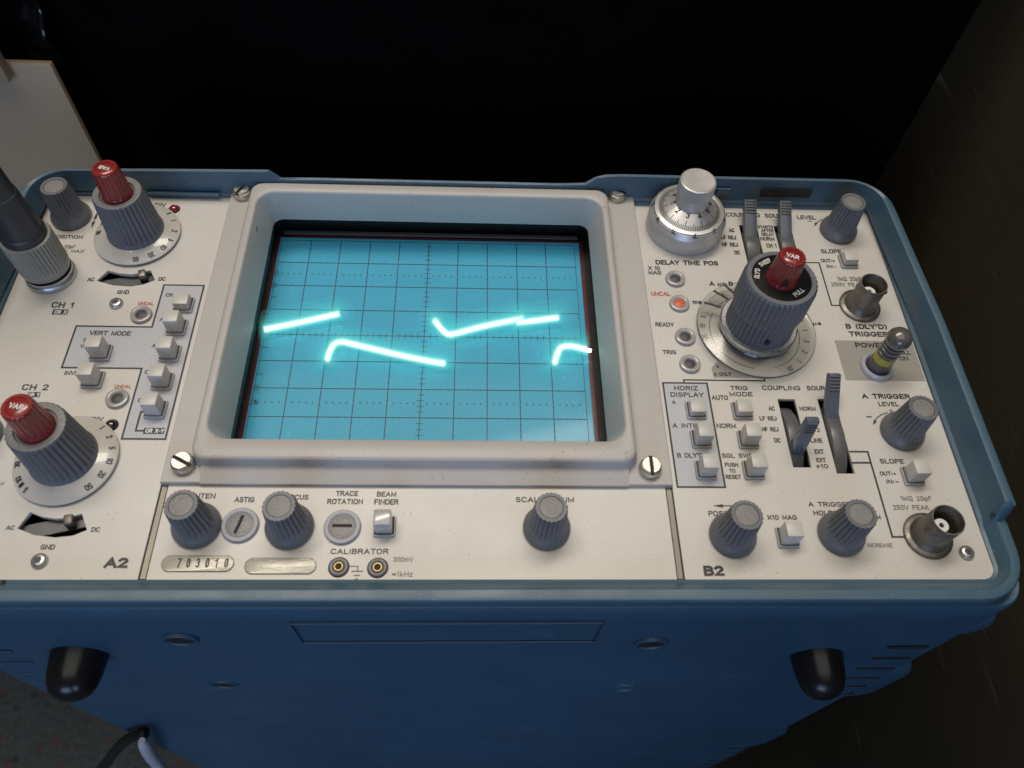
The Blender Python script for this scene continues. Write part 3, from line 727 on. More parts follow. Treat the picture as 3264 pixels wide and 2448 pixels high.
for n, (tip, base) in AR.items():
    t_, b_ = Vector(tip), Vector(base); d = (t_ - b_); k = Vector((-d.y, d.x)).normalized() * 0.55
    pr('arrow_head', flat([tip, tuple(b_ + k), tuple(b_ - k)], Z2, *tip), M['ink'], *tip)
plate_par = {}
for s, x, y, wd, ht, st in TEXT:
    if 'p' in st: continue
    m = 'ink_white' if 'w' in st else 'ink_red' if 'r' in st else 'ink_thin' if 't' in st else 'ink'
    bold = (0.27 if len(s) == 2 else 0.225) if 'b' in st else 0.145 if 't' in st else 0.19
    par = pan_l if 'L' in st else panel_of(x, y)
    link('lettering', text(s, wd, ht, bold), M[m], par, (x, y, 0.085), 0)

# ---------------------------------------------------------------- screen bezel
BX0, BX1, BY0, BY1 = -60.4, 60.6, -56.4, 48.6
FZ = 1.6
flange = link('bezel_flange', plate([(XL + 0.15, -61.0), (XR - 0.15, -61.0), (XR - 0.15, 50.4), (XL + 0.15, 50.4)], [rrect(-58, 58.3, -53, 46, 4, 6)], FZ, 0.3, 1, -5), M['bezel'], scope, (1, -5, FZ), 30)
def bl(x0, x1, y0, y1, r, z): return [(x, y, z) for x, y in rrect(x0, x1, y0, y1, r, 8)]
bz = []
for off, z, r in ((-1.0, FZ - 0.3, 5), (-0.4, FZ + 1.2, 4.6), (0, 5.3, 4.2), (0.12, 6.0, 4.1), (0.5, 6.45, 3.9), (1.1, 6.6, 3.4)):
    bz.append(bl(BX0 + off, BX1 - off, BY0 + off, BY1 - off, r, z))
ix0, ix1, iy0, iy1 = -57.6, 58.2, -50.2, 44.2
for off, z, r in ((-0.4, 6.6, 6.2), (0.0, 6.4, 6.0), (0.25, 5.9, 5.8)):
    bz.append(bl(ix0 + off, ix1 - off, iy0 + off, iy1 - off, r, z))
bz.append(bl(-54.6, 54.9, -46.5, 42.8, 3.6, -4.0)); bz.append(bl(-54.4, 54.7, -46.3, 42.6, 3.4, -5.0))
bezel = link('bezel', loft(bz), M['bezel'], scope, (0, 0, 0), 42)
# sloping apron below the bezel
link('bezel_apron', mesh([(-58, -56.6, FZ + 1.6), (58.4, -56.6, FZ + 1.6), (58.4, -61.2, FZ - 0.2), (-58, -61.2, FZ - 0.2), (-58, -56.6, 0.5), (58.4, -56.6, 0.5), (58.4, -61.2, 0.3), (-58, -61.2, 0.3)],
     [(0, 3, 2, 1), (3, 7, 6, 2), (0, 4, 7, 3), (1, 2, 6, 5)]), M['bezel'], bezel, (0, 0, 0), 0)
link('bezel_slot', box(37.5, 0.5, 1.5, 0.1), M['collar'], bezel, (-1.5, -56.1, 3.2), 0)
# black mask between bezel and screen
link('screen_mask', loft([bl(-54.5, 54.8, -46.4, 42.7, 3.5, -4.6), bl(-55.2, 55.5, -47.0, 45.2, 3.0, -9.0), bl(-56.5, 56.6, -48.0, 48.6, 2.0, -15.6)]), M['black'], bezel, (0, 0, 0), 0)
link('screen_mask_plate', box(116, 98, 0.5), M['black'], bezel, (0, 0.4, -15.95), 0)

# ---------------------------------------------------------------- crt
gx, gsx, gy, gsy = GR
ZS = -15.0
screen = link('screen', box(107.2, 84.8, 0.6, 0.2, z0=-0.6), M['screen'], scope, (-0.8, 1.1, ZS), 0)
link('refraction_fringe', box(109.6, 86.6, 0.4, 0.1, z0=-0.4), M['maroon'], screen, (-0.6, 1.2, ZS - 0.05), 0)  # colour fringe of refraction at the glass border, painted as a maroon sheet
link('graticule_lamp_bar', box(106, 1.6, 0.5, 0.1), M['filmgrey'], screen, (-0.6, 46.0, ZS - 0.3), 0)
ZG = ZS + 0.03
x_, y_ = gx, gy
for i in range(-5, 6):
    link('graticule_line', box(0.25 if abs(i) < 5 else 0.17, 8 * gsy, 0.02), M['gratink'], screen, (gx + i * gsx, gy, ZG), 0)
for j in range(-4, 5):
    link('graticule_line', box(10 * gsx, 0.25 if abs(j) < 4 else 0.17, 0.02), M['gratpink' if abs(j) == 4 else 'gratink'], screen, (gx, gy + j * gsy, ZG + 0.012), 0)
vs, fs = [], []
def q4(cx, cy, wx, wy):
    k = len(vs); vs.extend([(cx - wx / 2, cy - wy / 2, 0), (cx + wx / 2, cy - wy / 2, 0), (cx + wx / 2, cy + wy / 2, 0), (cx - wx / 2, cy + wy / 2, 0)]); fs.append((k, k + 1, k + 2, k + 3))
for i in range(-25, 26):
    if i % 5:
        q4(i * gsx / 5, 0, 0.16, 2.2)
        for j in (-3, -2, -1, 1, 2, 3): q4(i * gsx / 5, j * gsy, 0.16, 0.55)
        for j in (-2.5, 2.5): q4(i * gsx / 5, j * gsy, 0.42, 0.42)
for j in range(-20, 21):
    if j % 5:
        q4(0, j * gsy / 5, 2.2, 0.18)
        for i in (-4, -3, -2, -1, 1, 2, 3, 4): q4(i * gsx, j * gsy / 5, 0.55, 0.16)
for j in (-1.5, -0.5, 0.5, 1.5): q4(-4.9 * gsx, j * gsy, 2.0, 0.2)
tk = link('graticule_tick', mesh(vs, fs), M['gratink'], screen, (gx, gy, ZG + 0.05), 0); tk['kind'] = 'stuff'
for s, px_, j in (('100', -5.12, 2.42), ('90', -5.05, 1.9), ('10', -5.0, -2.1), ('0%', -4.95, -2.6)):
    link('graticule_number', text(s, 1.5 * len(s), 2.0, 0.12), M['gratpink'], screen, (gx + px_ * gsx, gy + j * gsy, ZG + 0.06), 0)
def capsule(p, r):
    """rounded-end path and radii"""
    p = [Vector(q) for q in p]; a = (p[0] - p[1]).normalized(); b = (p[-1] - p[-2]).normalized()
    pts = [p[0] + a * r * 0.95, p[0] + a * r * 0.7] + p + [p[-1] + b * r * 0.7, p[-1] + b * r * 0.95]
    return [(q.x, q.y, 0) for q in pts], [r * 0.12, r * 0.68] + [r] * len(p) + [r * 0.68, r * 0.12]
HALO = ((0.75, 0.55, 1.6, 0.85), (0.95, 0.38, 1.35, 0.7), (1.2, 0.24, 1.2, 0.5), (1.6, 0.13, 1.05, 0.35), (2.2, 0.085, 0.95, 0.22), (3.1, 0.06, 0.9, 0.18), (4.4, 0.045, 0.85, 0.16), (6.2, 0.032, 0.8, 0.14))  # nested see-through emissive shells imitate a soft glow round each trace
for i_, (r_, al, em, rd) in enumerate(HALO): M['halo%d' % i_] = emis('glow_shell_%d' % i_, (rd, 1.0, 0.90), em, al)
for p in TRACE:
    q = [(x - p[0][0], y - p[0][1]) for x, y in p]
    pts, rr = capsule(q, 0.6); rr = [v * random.uniform(0.72, 1.12) for v in rr]
    tr_ = link('trace', tube(pts, rr, 12, 8), M['trace'], screen, (p[0][0], p[0][1], ZS + 3.0), 60)
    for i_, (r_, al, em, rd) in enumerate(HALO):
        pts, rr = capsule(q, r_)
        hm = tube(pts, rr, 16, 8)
        for v in hm.vertices: v.co.x = max((-53.6 - p[0][0]) * S, min((52.2 - p[0][0]) * S, v.co.x))   # glow shells are cut off at the edge of the screen
        link('trace_glow_shell', hm, M['halo%d' % i_], screen, (p[0][0], p[0][1], ZS + 3.0), 60)

# ---------------------------------------------------------------- slotted bezel screws
def slot_screw(loc, ang):
    def f(bm):
        r = bmesh.ops.create_cone(bm, cap_ends=True, segments=40, radius1=3.1, radius2=2.75, depth=2.4)
    head = lathe([(3.1, -1.2), (3.1, 0.5), (2.9, 1.0), (2.55, 1.25)], 40)
    o = link('slotted_screw', head, M['chrome'], scope, (loc[0], loc[1], FZ + 1.2), 30)
    w_ = 0.55
    link('screw_slot', box(5.9, 1.05, 0.2), M['dark'], o, (loc[0], loc[1], FZ + 2.42), 0)
    ch = o.children[-1]; ch.rotation_euler = (0, 0, ang)
    # the two raised half-moons beside the slot
    for sgn in (1, -1):
        pts = []
        for k in range(21):
            a = R(12 + 156 * k / 20); pts.append((2.5 * math.cos(a), sgn * max(0.6, 2.5 * math.sin(a))))
        if sgn < 0: pts.reverse()
        me = loft([[(x, y, 0) for x, y in pts], [(x * 1.0, y, 0.62) for x, y in pts], [(x * 0.95, sgn * (abs(y) - 0.06), 0.7) for x, y in pts]], capt=True)
        me.transform(Matrix.Rotation(ang, 4, 'Z')); link('screw_half', me, M['chrome'], o, (loc[0], loc[1], FZ + 2.4), 30)
for n, a in (('slot1', 62), ('slot2', -22), ('slot3', -28), ('slot4', 90)): slot_screw(PT[n], R(a))
# six-lobe panel screws
def torx(loc):
    o = link('panel_screw', lathe([(2.0, 0), (2.0, 0.6), (1.75, 1.05), (1.3, 1.25)], 32), M['steel'], scope, (loc[0], loc[1], 0.05), 40)
    star = [(1.05 * (1 - 0.22 * (k % 2)) * math.cos(R(30 * k)), 1.05 * (1 - 0.22 * (k % 2)) * math.sin(R(30 * k)), 0) for k in range(12)]
    link('screw_socket', mesh(star, [tuple(range(12))]), M['lamphole'], o, (loc[0], loc[1], 1.32), 0)
for n in ('torx1', 'torx2', 'torx3'): torx(PT[n])

# ---------------------------------------------------------------- small knobs
kp = [(6.3, 0.4), (6.35, 1.2), (6.15, 2.0), (5.7, 2.7), (5.3, 3.2, 0), (5.15, 3.9, 0.1), (5.0, 5.0, 0.62), (4.35, 13.0, 0.55), (4.28, 13.7, 0.45), (4.1, 14.0, 0.2), (3.1, 14.0), (3.02, 13.75), (2.9, 13.8)]
kb = link('knob', lathe(kp, flutes=22, power=1.4), M['knob'], scope, (*PT['k_inten'][:2], 0), 40)
kc = link('knob_top', lathe([(3.0, 0.0), (2.9, 0.12), (1.5, 0.2)], 32), M['knobtop'], kb, (*PT['k_inten'][:2], 13.8), 40)
for n in ('k_pos1', 'k_focus', 'k_illum', 'k_hpos', 'k_hold', 'k_alev', 'k_blev'):
    dup(kb, (*PT[n][:2], 0), scope).rotation_euler = (R(random.uniform(-.8, .8)), R(random.uniform(-.8, .8)), random.uniform(0, 6))
dup(kb, (-133.2 + 14.4, -50.0, 0), scope) if False else None
dup(kb, (-121.0, -46.5, 0), scope)

# ---------------------------------------------------------------- attenuator and time-base knobs
def ring_text(par, items, c, rad, z, ht, m='ink', flip=0, bold=0.15):
    for s, deg, wd in items:
        a = R(deg); link('dial_number', text(s, wd, ht, bold, a - R(90) + flip), M[m], par, (c[0] + rad * math.cos(a), c[1] + rad * math.sin(a), z), 0)
def red_knob(par, x, y, z, h, rot, rb=4.7, rt=3.85):
    o = link('red_knob', lathe([(rb, 0), (rb, 0.6), (rb * 0.97, 1.0, 0.1), (rb * 0.95, 1.6, 0.34), (rt * 1.02, h - 0.9, 0.30), (rt, h - 0.35, 0.15), (rt - 0.3, h), (2.75, h), (2.68, h - 0.22), (2.55, h - 0.2)], flutes=18), M['red'], par, (x, y, z), 40)
    link('red_knob_top', lathe([(2.66, 0), (2.5, 0.1), (1.2, 0.12)], 32), M['red'], o, (x, y, z + h - 0.2), 40)
    link('lettering', text('VAR', 3.7, 1.5, 0.2, rot), M['ink_white'], o, (x + 0.75 * math.sin(rot), y - 0.75 * math.cos(rot), z + h + 0.03), 0)
    return o
def volts_knob(c, nums, rotv):
    x, y = c[0], c[1]
    disc = link('volts_dial', lathe([(13.4, 0.5), (13.6, 0.8), (13.6, 1.15), (13.35, 1.35), (9.0, 2.7), (8.2, 2.9)], 96), M['dial'], scope, (x, y, 0), 30)
    k = link('volts_knob', lathe([(8.9, 2.2), (8.95, 3.0), (8.8, 3.6, 0.1), (8.6, 4.6, 0.8), (7.65, 18.0, 0.65), (7.5, 18.8, 0.3), (7.2, 19.1), (5.35, 19.1), (5.2, 18.5)], flutes=32, power=1.3), M['knob'], scope, (x, y, 0), 40)
    link('knob_top_ring', lathe([(7.1, 0), (6.9, 0.06), (5.5, 0.06), (5.4, 0)], 64, capt=False), M['knobtop'], k, (x, y, 19.1), 30)
    for s, deg, wd in nums:
        a = R(deg); me = text(s, wd, 1.7, 0.17, a - R(90))
        # lie on the sloping skirt
        link('dial_number', me, M['ink'], disc, (x + 11.3 * math.cos(a), y + 11.3 * math.sin(a), 2.15), 0)
        me.transform(Matrix.Rotation(-math.atan2(1.35, 4.35), 4, Vector((-math.sin(a), math.cos(a), 0))) if False else Matrix.Identity(4))
        rotm = Matrix.Rotation(math.atan2(1.35, 4.35), 4, Vector((-math.sin(a), math.cos(a), 0)))
        me.transform(rotm)
    r = red_knob(k, x, y, 18.6, 10.4, rotv)
v1 = volts_knob(PT['volts1'], [('5', 45, 0.9), ('1', 27, 0.5), ('2', 3, 0.9), ('5', -16, 0.9), ('10', -33, 1.9), ('20', -55, 1.9), ('50', -78, 1.9), ('5E', 183, 1.9), ('2', 165, 0.9)], R(160))
v2 = volts_knob(PT['volts2'], [('1', 52, 0.5), ('2', 33, 0.9), ('5', 15, 0.9), ('10', -4, 1.9), ('20', -24, 1.9), ('50', -45, 1.9), ('20', 190, 1.9), ('10', 213, 1.9), ('5', 232, 0.9), ('m', 222, 1.1)], R(-12))
# time base
tx, ty = PT['timebase'][:2]
tdial = link('time_dial', lathe([(17.6, 0.12), (17.6, 0.3), (9, 0.3)], 96), M['dial'], scope, (tx, ty, 0), 30)
skirt = link('clear_skirt', lathe([(18.3, 1.0), (18.7, 1.2), (18.7, 2.3), (18.4, 2.6), (12.6, 3.6), (11.9, 4.6), (11.5, 4.9), (10.6, 4.9), (10.6, 1.0), (18.3, 1.0)], 96, capt=False), M['clear'], scope, (tx, ty, 0), 30)
link('skirt_edge', lathe([(18.72, 1.9), (18.75, 2.2), (18.55, 2.45)], 96, capt=False), M['ink_thin'], skirt, (tx, ty, 0), 30)
link('skirt_rim', lathe([(11.95, 3.6), (12.0, 4.9), (11.6, 5.2), (10.4, 5.2)], 96, capt=False), M['steel'], skirt, (tx, ty, 0), 30)
ring_text(tdial, [('2', 16, 1.0), ('1', 3, 0.6), ('.5', -12, 1.4), ('.2', -27, 1.4), ('.1', -42, 1.2), ('.05', -58, 2.2), ('5', 160, 1.0), ('10', 173, 1.8), ('20', 188, 1.8), ('1', 213, 0.6), ('.5', 118, 1.4), ('1', 137, 0.6)], (tx, ty), 15.6, 0.36, 1.7, 'ink')
for a0, a1 in ((-75, 22), (150, 205), (215, 262), (95, 140)):
    pts = [(14.2 * math.cos(R(a)), 14.2 * math.sin(R(a))) for a in range(a0, a1 + 1, 3)]
    link('dial_line', stroke(pts, 0.22, 0), M['ink'], tdial, (tx, ty, 0.36), 0)
for a in (112, 127, 147): 
    link('dial_bar', stroke([(12.5 * math.cos(R(a)), 12.5 * math.sin(R(a))), (18.0 * math.cos(R(a + 4)), 18.0 * math.sin(R(a + 4)))], 0.9, 0), M['ink'], skirt, (tx, ty, 3.75), 0)
tk1 = link('time_knob', lathe([(10.3, 4.6), (10.4, 5.2, 0.2), (10.35, 6.0, 0.6), (10.1, 13.2, 0.6), (10.15, 14.0, 0.15), (10.75, 14.6, 0.15), (11.0, 15.4, 0.6), (10.85, 25.0, 0.55), (10.6, 25.9, 0.3), (10.0, 26.5), (8.7, 26.5), (8.6, 26.1)], flutes=42, power=1.5), M['knob'], scope, (tx, ty, 0), 40)
link('black_disc', lathe([(8.62, 0), (8.4, 0.1)], 64), M['blackcap'], tk1, (tx, ty, 26.1), 30)
for s, deg, wd, fl in (("DLY'D", 166, 3.8, 0), ('SWEEP', 122, 4.2, 0), ('PULL', -52, 4.0, R(180))):
    a = R(deg); link('lettering', text(s, wd, 1.5, 0.15, a - R(90) + fl), M['ink_white'], tk1, (tx + (6.3 if not fl else 7.2) * math.cos(a), ty + (6.3 if not fl else 7.2) * math.sin(a), 26.24), 0)
rk = red_knob(tk1, tx, ty, 26.1, 9.6, R(-22))
link('set_screw_hole', lathe([(0.75, -0.3), (0.75, 0.5), (0.5, 0.52)], 16, axis='-y'), M['dark'], rk, (tx - 0.9, ty - 4.35, 29.4), 0)
link('set_screw_hole', lathe([(0.95, -0.3), (0.95, 0.8), (0.7, 0.82)], 16, axis='-y'), M['dark'], tk1, (tx - 0.4, ty - 9.6, 8.6), 0)

# ---------------------------------------------------------------- multi-turn delay dial
dx, dy = PT['delay'][:2]
db = link('delay_dial', lathe([(13.1, 0.1), (13.1, 6.2), (13.0, 6.5)], 96, capt=False), M['alu'], scope, (dx, dy, 0), 30)
link('number_ring', lathe([(13.0, 6.5), (12.2, 8.6), (12.05, 8.7)], 96, capt=False), M['alubright'], db, (dx, dy, 0), 30)
link('dial_gap', lathe([(12.05, 8.6), (11.8, 8.6)], 96, capt=False), M['dark'], db, (dx, dy, 0), 30)
link('dial_ring', lathe([(11.85, 8.3), (11.8, 8.9), (10.6, 9.2), (10.3, 9.0)], 96, capt=False), M['alubright'], db, (dx, dy, 0), 30)
link('dial_cone', lathe([(10.3, 8.9), (6.3, 11.6), (5.4, 12.0)], 96, capt=False), M['alubright'], db, (dx, dy, 0), 30)
th = link('delay_knob', lathe([(5.5, 11.6), (5.5, 16.6), (5.75, 16.9)], 64, capt=False), M['alu'], db, (dx, dy, 0), 30)
link('delay_knurl', lathe([(5.75, 16.9), (6.0, 17.2, 0.25), (6.0, 21.2, 0.25), (5.85, 21.5), (5.4, 21.7)], flutes=64, capt=False), M['alu'], db, (dx, dy, 0), 30)
link('delay_knob_face', lathe([(5.45, 21.68), (5.3, 21.8), (0.05, 21.8)], 64), M['alubright'], db, (dx, dy, 0), 30)
sl = math.atan2(2.7, 4.0)
def on_cone(name, me, m, a, rad, z, slope, par):
    me.transform(Matrix.Rotation(slope, 4, Vector((-math.sin(a), math.cos(a), 0))))
    link(name, me, m, par, (dx + rad * math.cos(a), dy + rad * math.sin(a), z), 0)
cvs, cfs = [], []
for k in range(100):
    a = R(-90 + 18 + k * 3.6); ln = 2.6 if k % 10 == 0 else 1.9 if k % 5 == 0 else 1.2
    r0, r1 = 10.2, 10.2 - ln; zz = lambda r: 8.9 + (10.3 - r) * 2.7 / 4.0 + 0.06
    w0 = 0.11; t_ = Vector((-math.sin(a), math.cos(a))) * w0
    i = len(cvs)
    for r in (r0, r1):
        for s_ in (1, -1): cvs.append((r * math.cos(a) + s_ * t_.x, r * math.sin(a) + s_ * t_.y, zz(r)))
    cfs.append((i, i + 1, i + 3, i + 2))
o = link('dial_tick', mesh(cvs, cfs), M['ink'], db, (dx, dy, 0), 0); o['kind'] = 'stuff'
for k, s in enumerate('0123456789'):
    a = R(-90 + 18 - 36 * (4 - k)); on_cone('dial_number', text(s, 1.35, 2.0, 0.17, a + R(90)), M['ink'], a, 8.2 - 1.2, 11.25, sl, db)
sl2 = math.atan2(2.1, 1.1)
for k, s in enumerate(('1.', '2.', '3.', '4.', '5.', '6.', '7.', '8.', '9.', '0.')):
    a = R(-88 + 34 * (k - 5)); on_cone('dial_number', text(s, 1.9, 1.9, 0.17, a + R(90)), M['ink'], a, 12.62, 7.95, sl2, db)

# ---------------------------------------------------------------- push buttons
def button(n, h, m='button'):
    x, y = PT[n][:2]
    c = link('push_button', box(4.65, 4.6, h + 1, 0.35, z0=-1.0, taper=0.05), M[m], scope, (x, y, 0), 35)
    me = loft([[(px_, py_, 0.05) for px_, py_ in rrect(-2.95, 2.95, -2.95, 2.95, 0.5, 3)], [(px_, py_, 0.8) for px_, py_ in rrect(-2.9, 2.9, -2.9, 2.9, 0.5, 3)], [(px_, py_, 0.95) for px_, py_ in rrect(-2.75, 2.75, -2.75, 2.75, 0.4, 3)], [(px_, py_, 0.95) for px_, py_ in rrect(-2.6, 2.6, -2.55, 2.55, 0.3, 3)], [(px_, py_, 0.1) for px_, py_ in rrect(-2.55, 2.55, -2.5, 2.5, 0.3, 3)]])
    link('button_collar', me, M['collar'], c, (x, y, 0), 35)
    link('button_gap', box(5.15, 5.05, 0.1), M['dark'], c, (x, y, 0.3), 0)
    c.rotation_euler = (R(random.uniform(-.9, .9)), R(random.uniform(-.9, .9)), R(random.uniform(-.8, .8)))
for n, h in (('b_v1', 3.8), ('b_v2', 6.4), ('b_v3', 6.4), ('b_v4', 6.4), ('b_v5', 6.4), ('b_tv', 6.4), ('b_inv', 6.2), ('b_h1', 3.4), ('b_h2', 6.2), ('b_h3', 6.4), ('b_t1', 3.5), ('b_t2', 6.4), ('b_t3', 6.4), ('b_mag', 6.6), ('b_slb', 3.5), ('b_sla', 6.6)):
    button(n, h)
button('b_beam', 7.0, 'buttonb')

# ---------------------------------------------------------------- lever switches
def side_extrude(prof, wd):
    n = len(prof); vs = [(-wd / 2, y, z) for y, z in prof] + [(wd / 2, y, z) for y, z in prof]
    fs = [tuple(range(n)), tuple(reversed(range(n, 2 * n)))] + [(i, i + n, (i + 1) % n + n, (i + 1) % n) for i in range(n)]
    def f(bm):
        bv = [bm.verts.new(v) for v in vs]; bm.verts.index_update()
        for q in fs: bm.faces.new([bv[i] for i in q])
        bmesh.ops.recalc_face_normals(bm, faces=bm.faces)
        long_e = [e for e in bm.edges if abs(e.verts[0].co.x - e.verts[1].co.x) < 1e-6]
        bmesh.ops.bevel(bm, geom=long_e, offset=0.3, segments=2, profile=0.5, affect='EDGES')
    return fromobj(f)
def lever(slot, bend, tip, hump, thick_tip=1.1):
    x0, x1, y0, y1 = PT[slot]; xc = (x0 + x1) / 2; wd = (x1 - x0) * 0.74
    # wheel segment visible in the slot
    cy = (y0 + y1) / 2; rad = ((y1 - y0) / 2) ** 2 / (2 * (hump + 5)) + (hump + 5) / 2; zc = hump - rad
    pts = []
    for k in range(15):
        y = y0 + 0.4 + (y1 - y0 - 0.8) * k / 14; pts.append((y - cy, zc + math.sqrt(max(0, rad * rad - (y - cy) ** 2))))
    pts += [(y1 - 0.4 - cy, -8), (y0 + 0.4 - cy, -8)]
    o = link('lever_switch', side_extrude(pts, wd), M['lever'], scope, (xc - wd * 0.06, cy, 0), 30)
    b, t_ = Vector(bend), Vector(tip); d = (t_ - b).normalized(); nrm = Vector((-d.y, d.x))
    base = b - d * 3.0; w0, w1 = 1.9, thick_tip
    L = (t_ - b).length + 3.0
    prof = [base + nrm * w0, base - nrm * w0, b - nrm * w0 * 0.95, t_ - nrm * w1 - d * 0.4, t_ - nrm * (w1 - 0.4), t_ + nrm * (w1 - 0.4), t_ + nrm * w1 - d * 0.4]
    p = link('lever_paddle', side_extrude([(q.x - b.x, q.y - b.y) for q in prof], wd * 0.92), M['leverblue'], o, (xc - wd * 0.06, b.x, b.y), 30)
    # grip ribs near the tip, on the side facing the user
    for k in range(5):
        q = t_ - d * (0.8 + 1.0 * k) - nrm * (w1 + (w0 * 0.95 - w1) * (0.8 + 1.0 * k) / max(1.0, (t_ - b).length)) * (1 if nrm.x > 0 else -1)
        link('grip_rib', box(wd * 0.8, 0.5, 0.5, 0.15, z0=-0.25), M['lever'], o, (xc - wd * 0.06, q.x, q.y), 0)
l = PT['lv_ac']; lever('sl_ac', l[2], l[0], 1.2)
l = PT['lv_as']; lever('sl_as', (l[2][0], min(2.0, max(0.5, l[2][1]))), l[0], 2.0)
l = PT['lv_bc']; lever('sl_bc', (l[2][0], 1.0), l[0], 1.6)
l = PT['lv_bs']; lever('sl_bs', (l[2][0], 1.0), l[0], 1.6)
# coupling nubs under the attenuators
for n in ('nub1', 'nub2'):
    x, y = PT[n]; ay = -1 if n == 'nub1' else 1
    k = link('coupling_lever', box(2.6, 3.4, 6.5, 0.5, z0=-5.0, taper=0.15), M['oldnickel'], scope, (x, y + 0.4, 0), 35)
    k.rotation_euler = (0, 0, R(14))
    sx_, sy_ = poly_c(PT['arc1' if n == 'nub1' else 'arc2'])
    link('coupling_sector', box(17, 4.2, 0.6, 0.2), M['lever'], k, (sx_ - 0.5, sy_ + 1.4, -2.6), 0)

# ---------------------------------------------------------------- lamps on the panel
def lens(n, orange=False):
    x, y = PT[n]; y -= 0.35
    o = link('indicator_lamp', lathe([(3.25, 0.05), (3.25, 0.7), (3.1, 1.05), (2.6, 1.2), (2.2, 1.1), (1.75, 0.8), (1.65, 0.6)], 40, capt=False), M['lens'], scope, (x, y, 0), 50)
    link('lamp_core', lathe([(1.72, 0.6), (1.2, 0.8), (0.4, 0.9)], 32), M['lamporange' if orange else 'lamphole'], o, (x, y, 0), 50)
for n in ('i_unc1', 'i_unc2', 'i_x10', 'i_unch', 'i_ready', 'i_trig'): lens(n, n == 'i_unch')
for n, m in (('led1', 'ledred'), ('led2', 'ledblack')):
    x, y = PT[n]; o = link('pilot_lamp', lathe([(1.95, 0.05), (1.9, 0.25), (1.55, 0.3)], 32, capt=False), M['blackcap'], scope, (x, y, 0), 40)
    link('lamp_dome', lathe([(1.55, 0.2), (1.45, 0.7), (1.05, 1.15), (0.5, 1.38), (0.05, 1.42)], 32), M[m], o, (x, y, 0), 60)

# ---------------------------------------------------------------- screwdriver controls, jacks, plates
for n, a in (('astig', 75), ('trot', 0)):
    x, y = PT[n]; o = link('trim_control', lathe([(4.85, 0.05), (4.85, 0.7), (4.6, 1.0), (3.7, 1.0), (3.5, 0.75)], 48, capt=False), M['ringgrey'], scope, (x, y, 0), 50)
    link('trim_rotor', lathe([(3.55, 0.2), (3.5, 0.75), (3.3, 0.85)], 48), M['trimdisc'], o, (x, y, 0), 40)
    s_ = link('trim_slot', box(5.2, 1.35, 0.1), M['dark'], o, (x, y, 0.80), 0); s_.rotation_euler = (0, 0, R(a))
    e_ = link('slot_edge', box(5.2, 0.45, 0.1), M['trimdisc'], s_, (x, y, 0.82), 0); e_.location = (0, -0.5 * S, 0.03 * S)
for n in ('jack1', 'jack2'):
    x, y = PT[n]; o = link('test_jack', lathe([(2.6, 0.05), (2.55, 0.5), (2.3, 0.7), (1.5, 0.6), (1.2, 0.3)], 40), M['jack'], scope, (x, y, 0), 50)
    link('jack_contact', lathe([(1.15, 0.3), (1.1, 0.72), (0.92, 0.72), (0.8, 0.4)], 32, capt=False), M['gold'], o, (x, y, 0), 40)
    link('jack_hole', lathe([(0.85, 0.38), (0.6, 0.4)], 24), M['dark'], o, (x, y, 0), 0)
    link('jack_rim', lathe([(2.75, 0.03), (2.72, 0.12), (2.55, 0.12)], 40, capt=False), M['dark'], o, (x, y, 0), 0)
for n, serial in (('serial', True), ('blank', False)):
    x, y = PT[n]; pts = rrect(-9.0, 9.0, -2.05, 2.05, 2.04, 8)
    o = link('name_plate', loft([[(a, b, 0.0) for a, b in pts], [(a, b, 0.25) for a, b in pts], [(a * 0.985, b * 0.95, 0.32) for a, b in pts]], capt=True), M['plate'], scope, (x, y, 0.03), 30)
    link('plate_edge', stroke(pts, 0.18, 0.28, True), M['ink_thin'], o, (x, y, 0.03), 0)
    if serial:
        for s, tx_, ty_, wd, ht, st in TEXT:
            if 'p' in st: link('stamped_digit', text(s, wd, ht, 0.15), M['ink'], o, (tx_, ty_, 0.40), 0)

# ---------------------------------------------------------------- connectors and power switch
def bnc(n, m):
    x, y = PT[n][:2]
    o = link('input_connector', lathe([(6.6, 0.05), (6.6, 0.7), (6.3, 1.0), (5.2, 1.1), (4.9, 1.6), (4.55, 2.4), (4.3, 3.2), (4.3, 11.2), (4.2, 11.5), (3.95, 11.5), (3.8, 11.2), (3.8, 4.0)], 56, capt=False), M[m], scope, (x, y, 0), 40)
    link('connector_floor', lathe([(3.85, 4.0), (2.2, 4.0)], 40), M['dark'], o, (x, y, 0), 0)
    link('connector_insulator', lathe([(2.0, 4.0), (2.0, 7.6), (1.85, 7.8), (0.7, 7.8), (0.65, 7.3)], 40, capt=False), M['white'], o, (x, y, 0), 40)
    link('connector_pin_hole', lathe([(0.72, 7.5), (0.5, 7.5)], 24), M['dark'], o, (x, y, 0), 0)
    for s_ in (1, -1):
        link('bayonet_lug', lathe([(0.8, 3.9), (0.8, 5.0), (0.6, 5.2)], 16, axis='x'), M[m], o, (x, y - 0.5, 8.2), 40)
        if s_ < 0:
            me = o.children[-1]; me.rotation_euler = (0, 0, math.pi)
bnc('bnc_b', 'oldnickel'); bnc('bnc_a', 'oldnickel')
x, y = PT['power'][:2]
pw = link('power_switch', lathe([(3.35, 0.2), (3.4, 0.6), (3.3, 4.6), (3.15, 5.0)], 40, capt=False), M['powerstick'], scope, (x, y, 0), 40)
link('switch_ring', lathe([(5.1, 0.03), (5.15, 0.7), (4.9, 1.5), (4.4, 1.85), (3.9, 1.5), (3.6, 0.9), (3.5, 0.2)], 48, capt=False), M['paleblue'], pw, (x, y, 0), 60)
link('yellow_band', lathe([(3.15, 5.0), (3.1, 7.6), (3.0, 7.7)], 40, capt=False), M['yellow'], pw, (x, y, 0), 40)
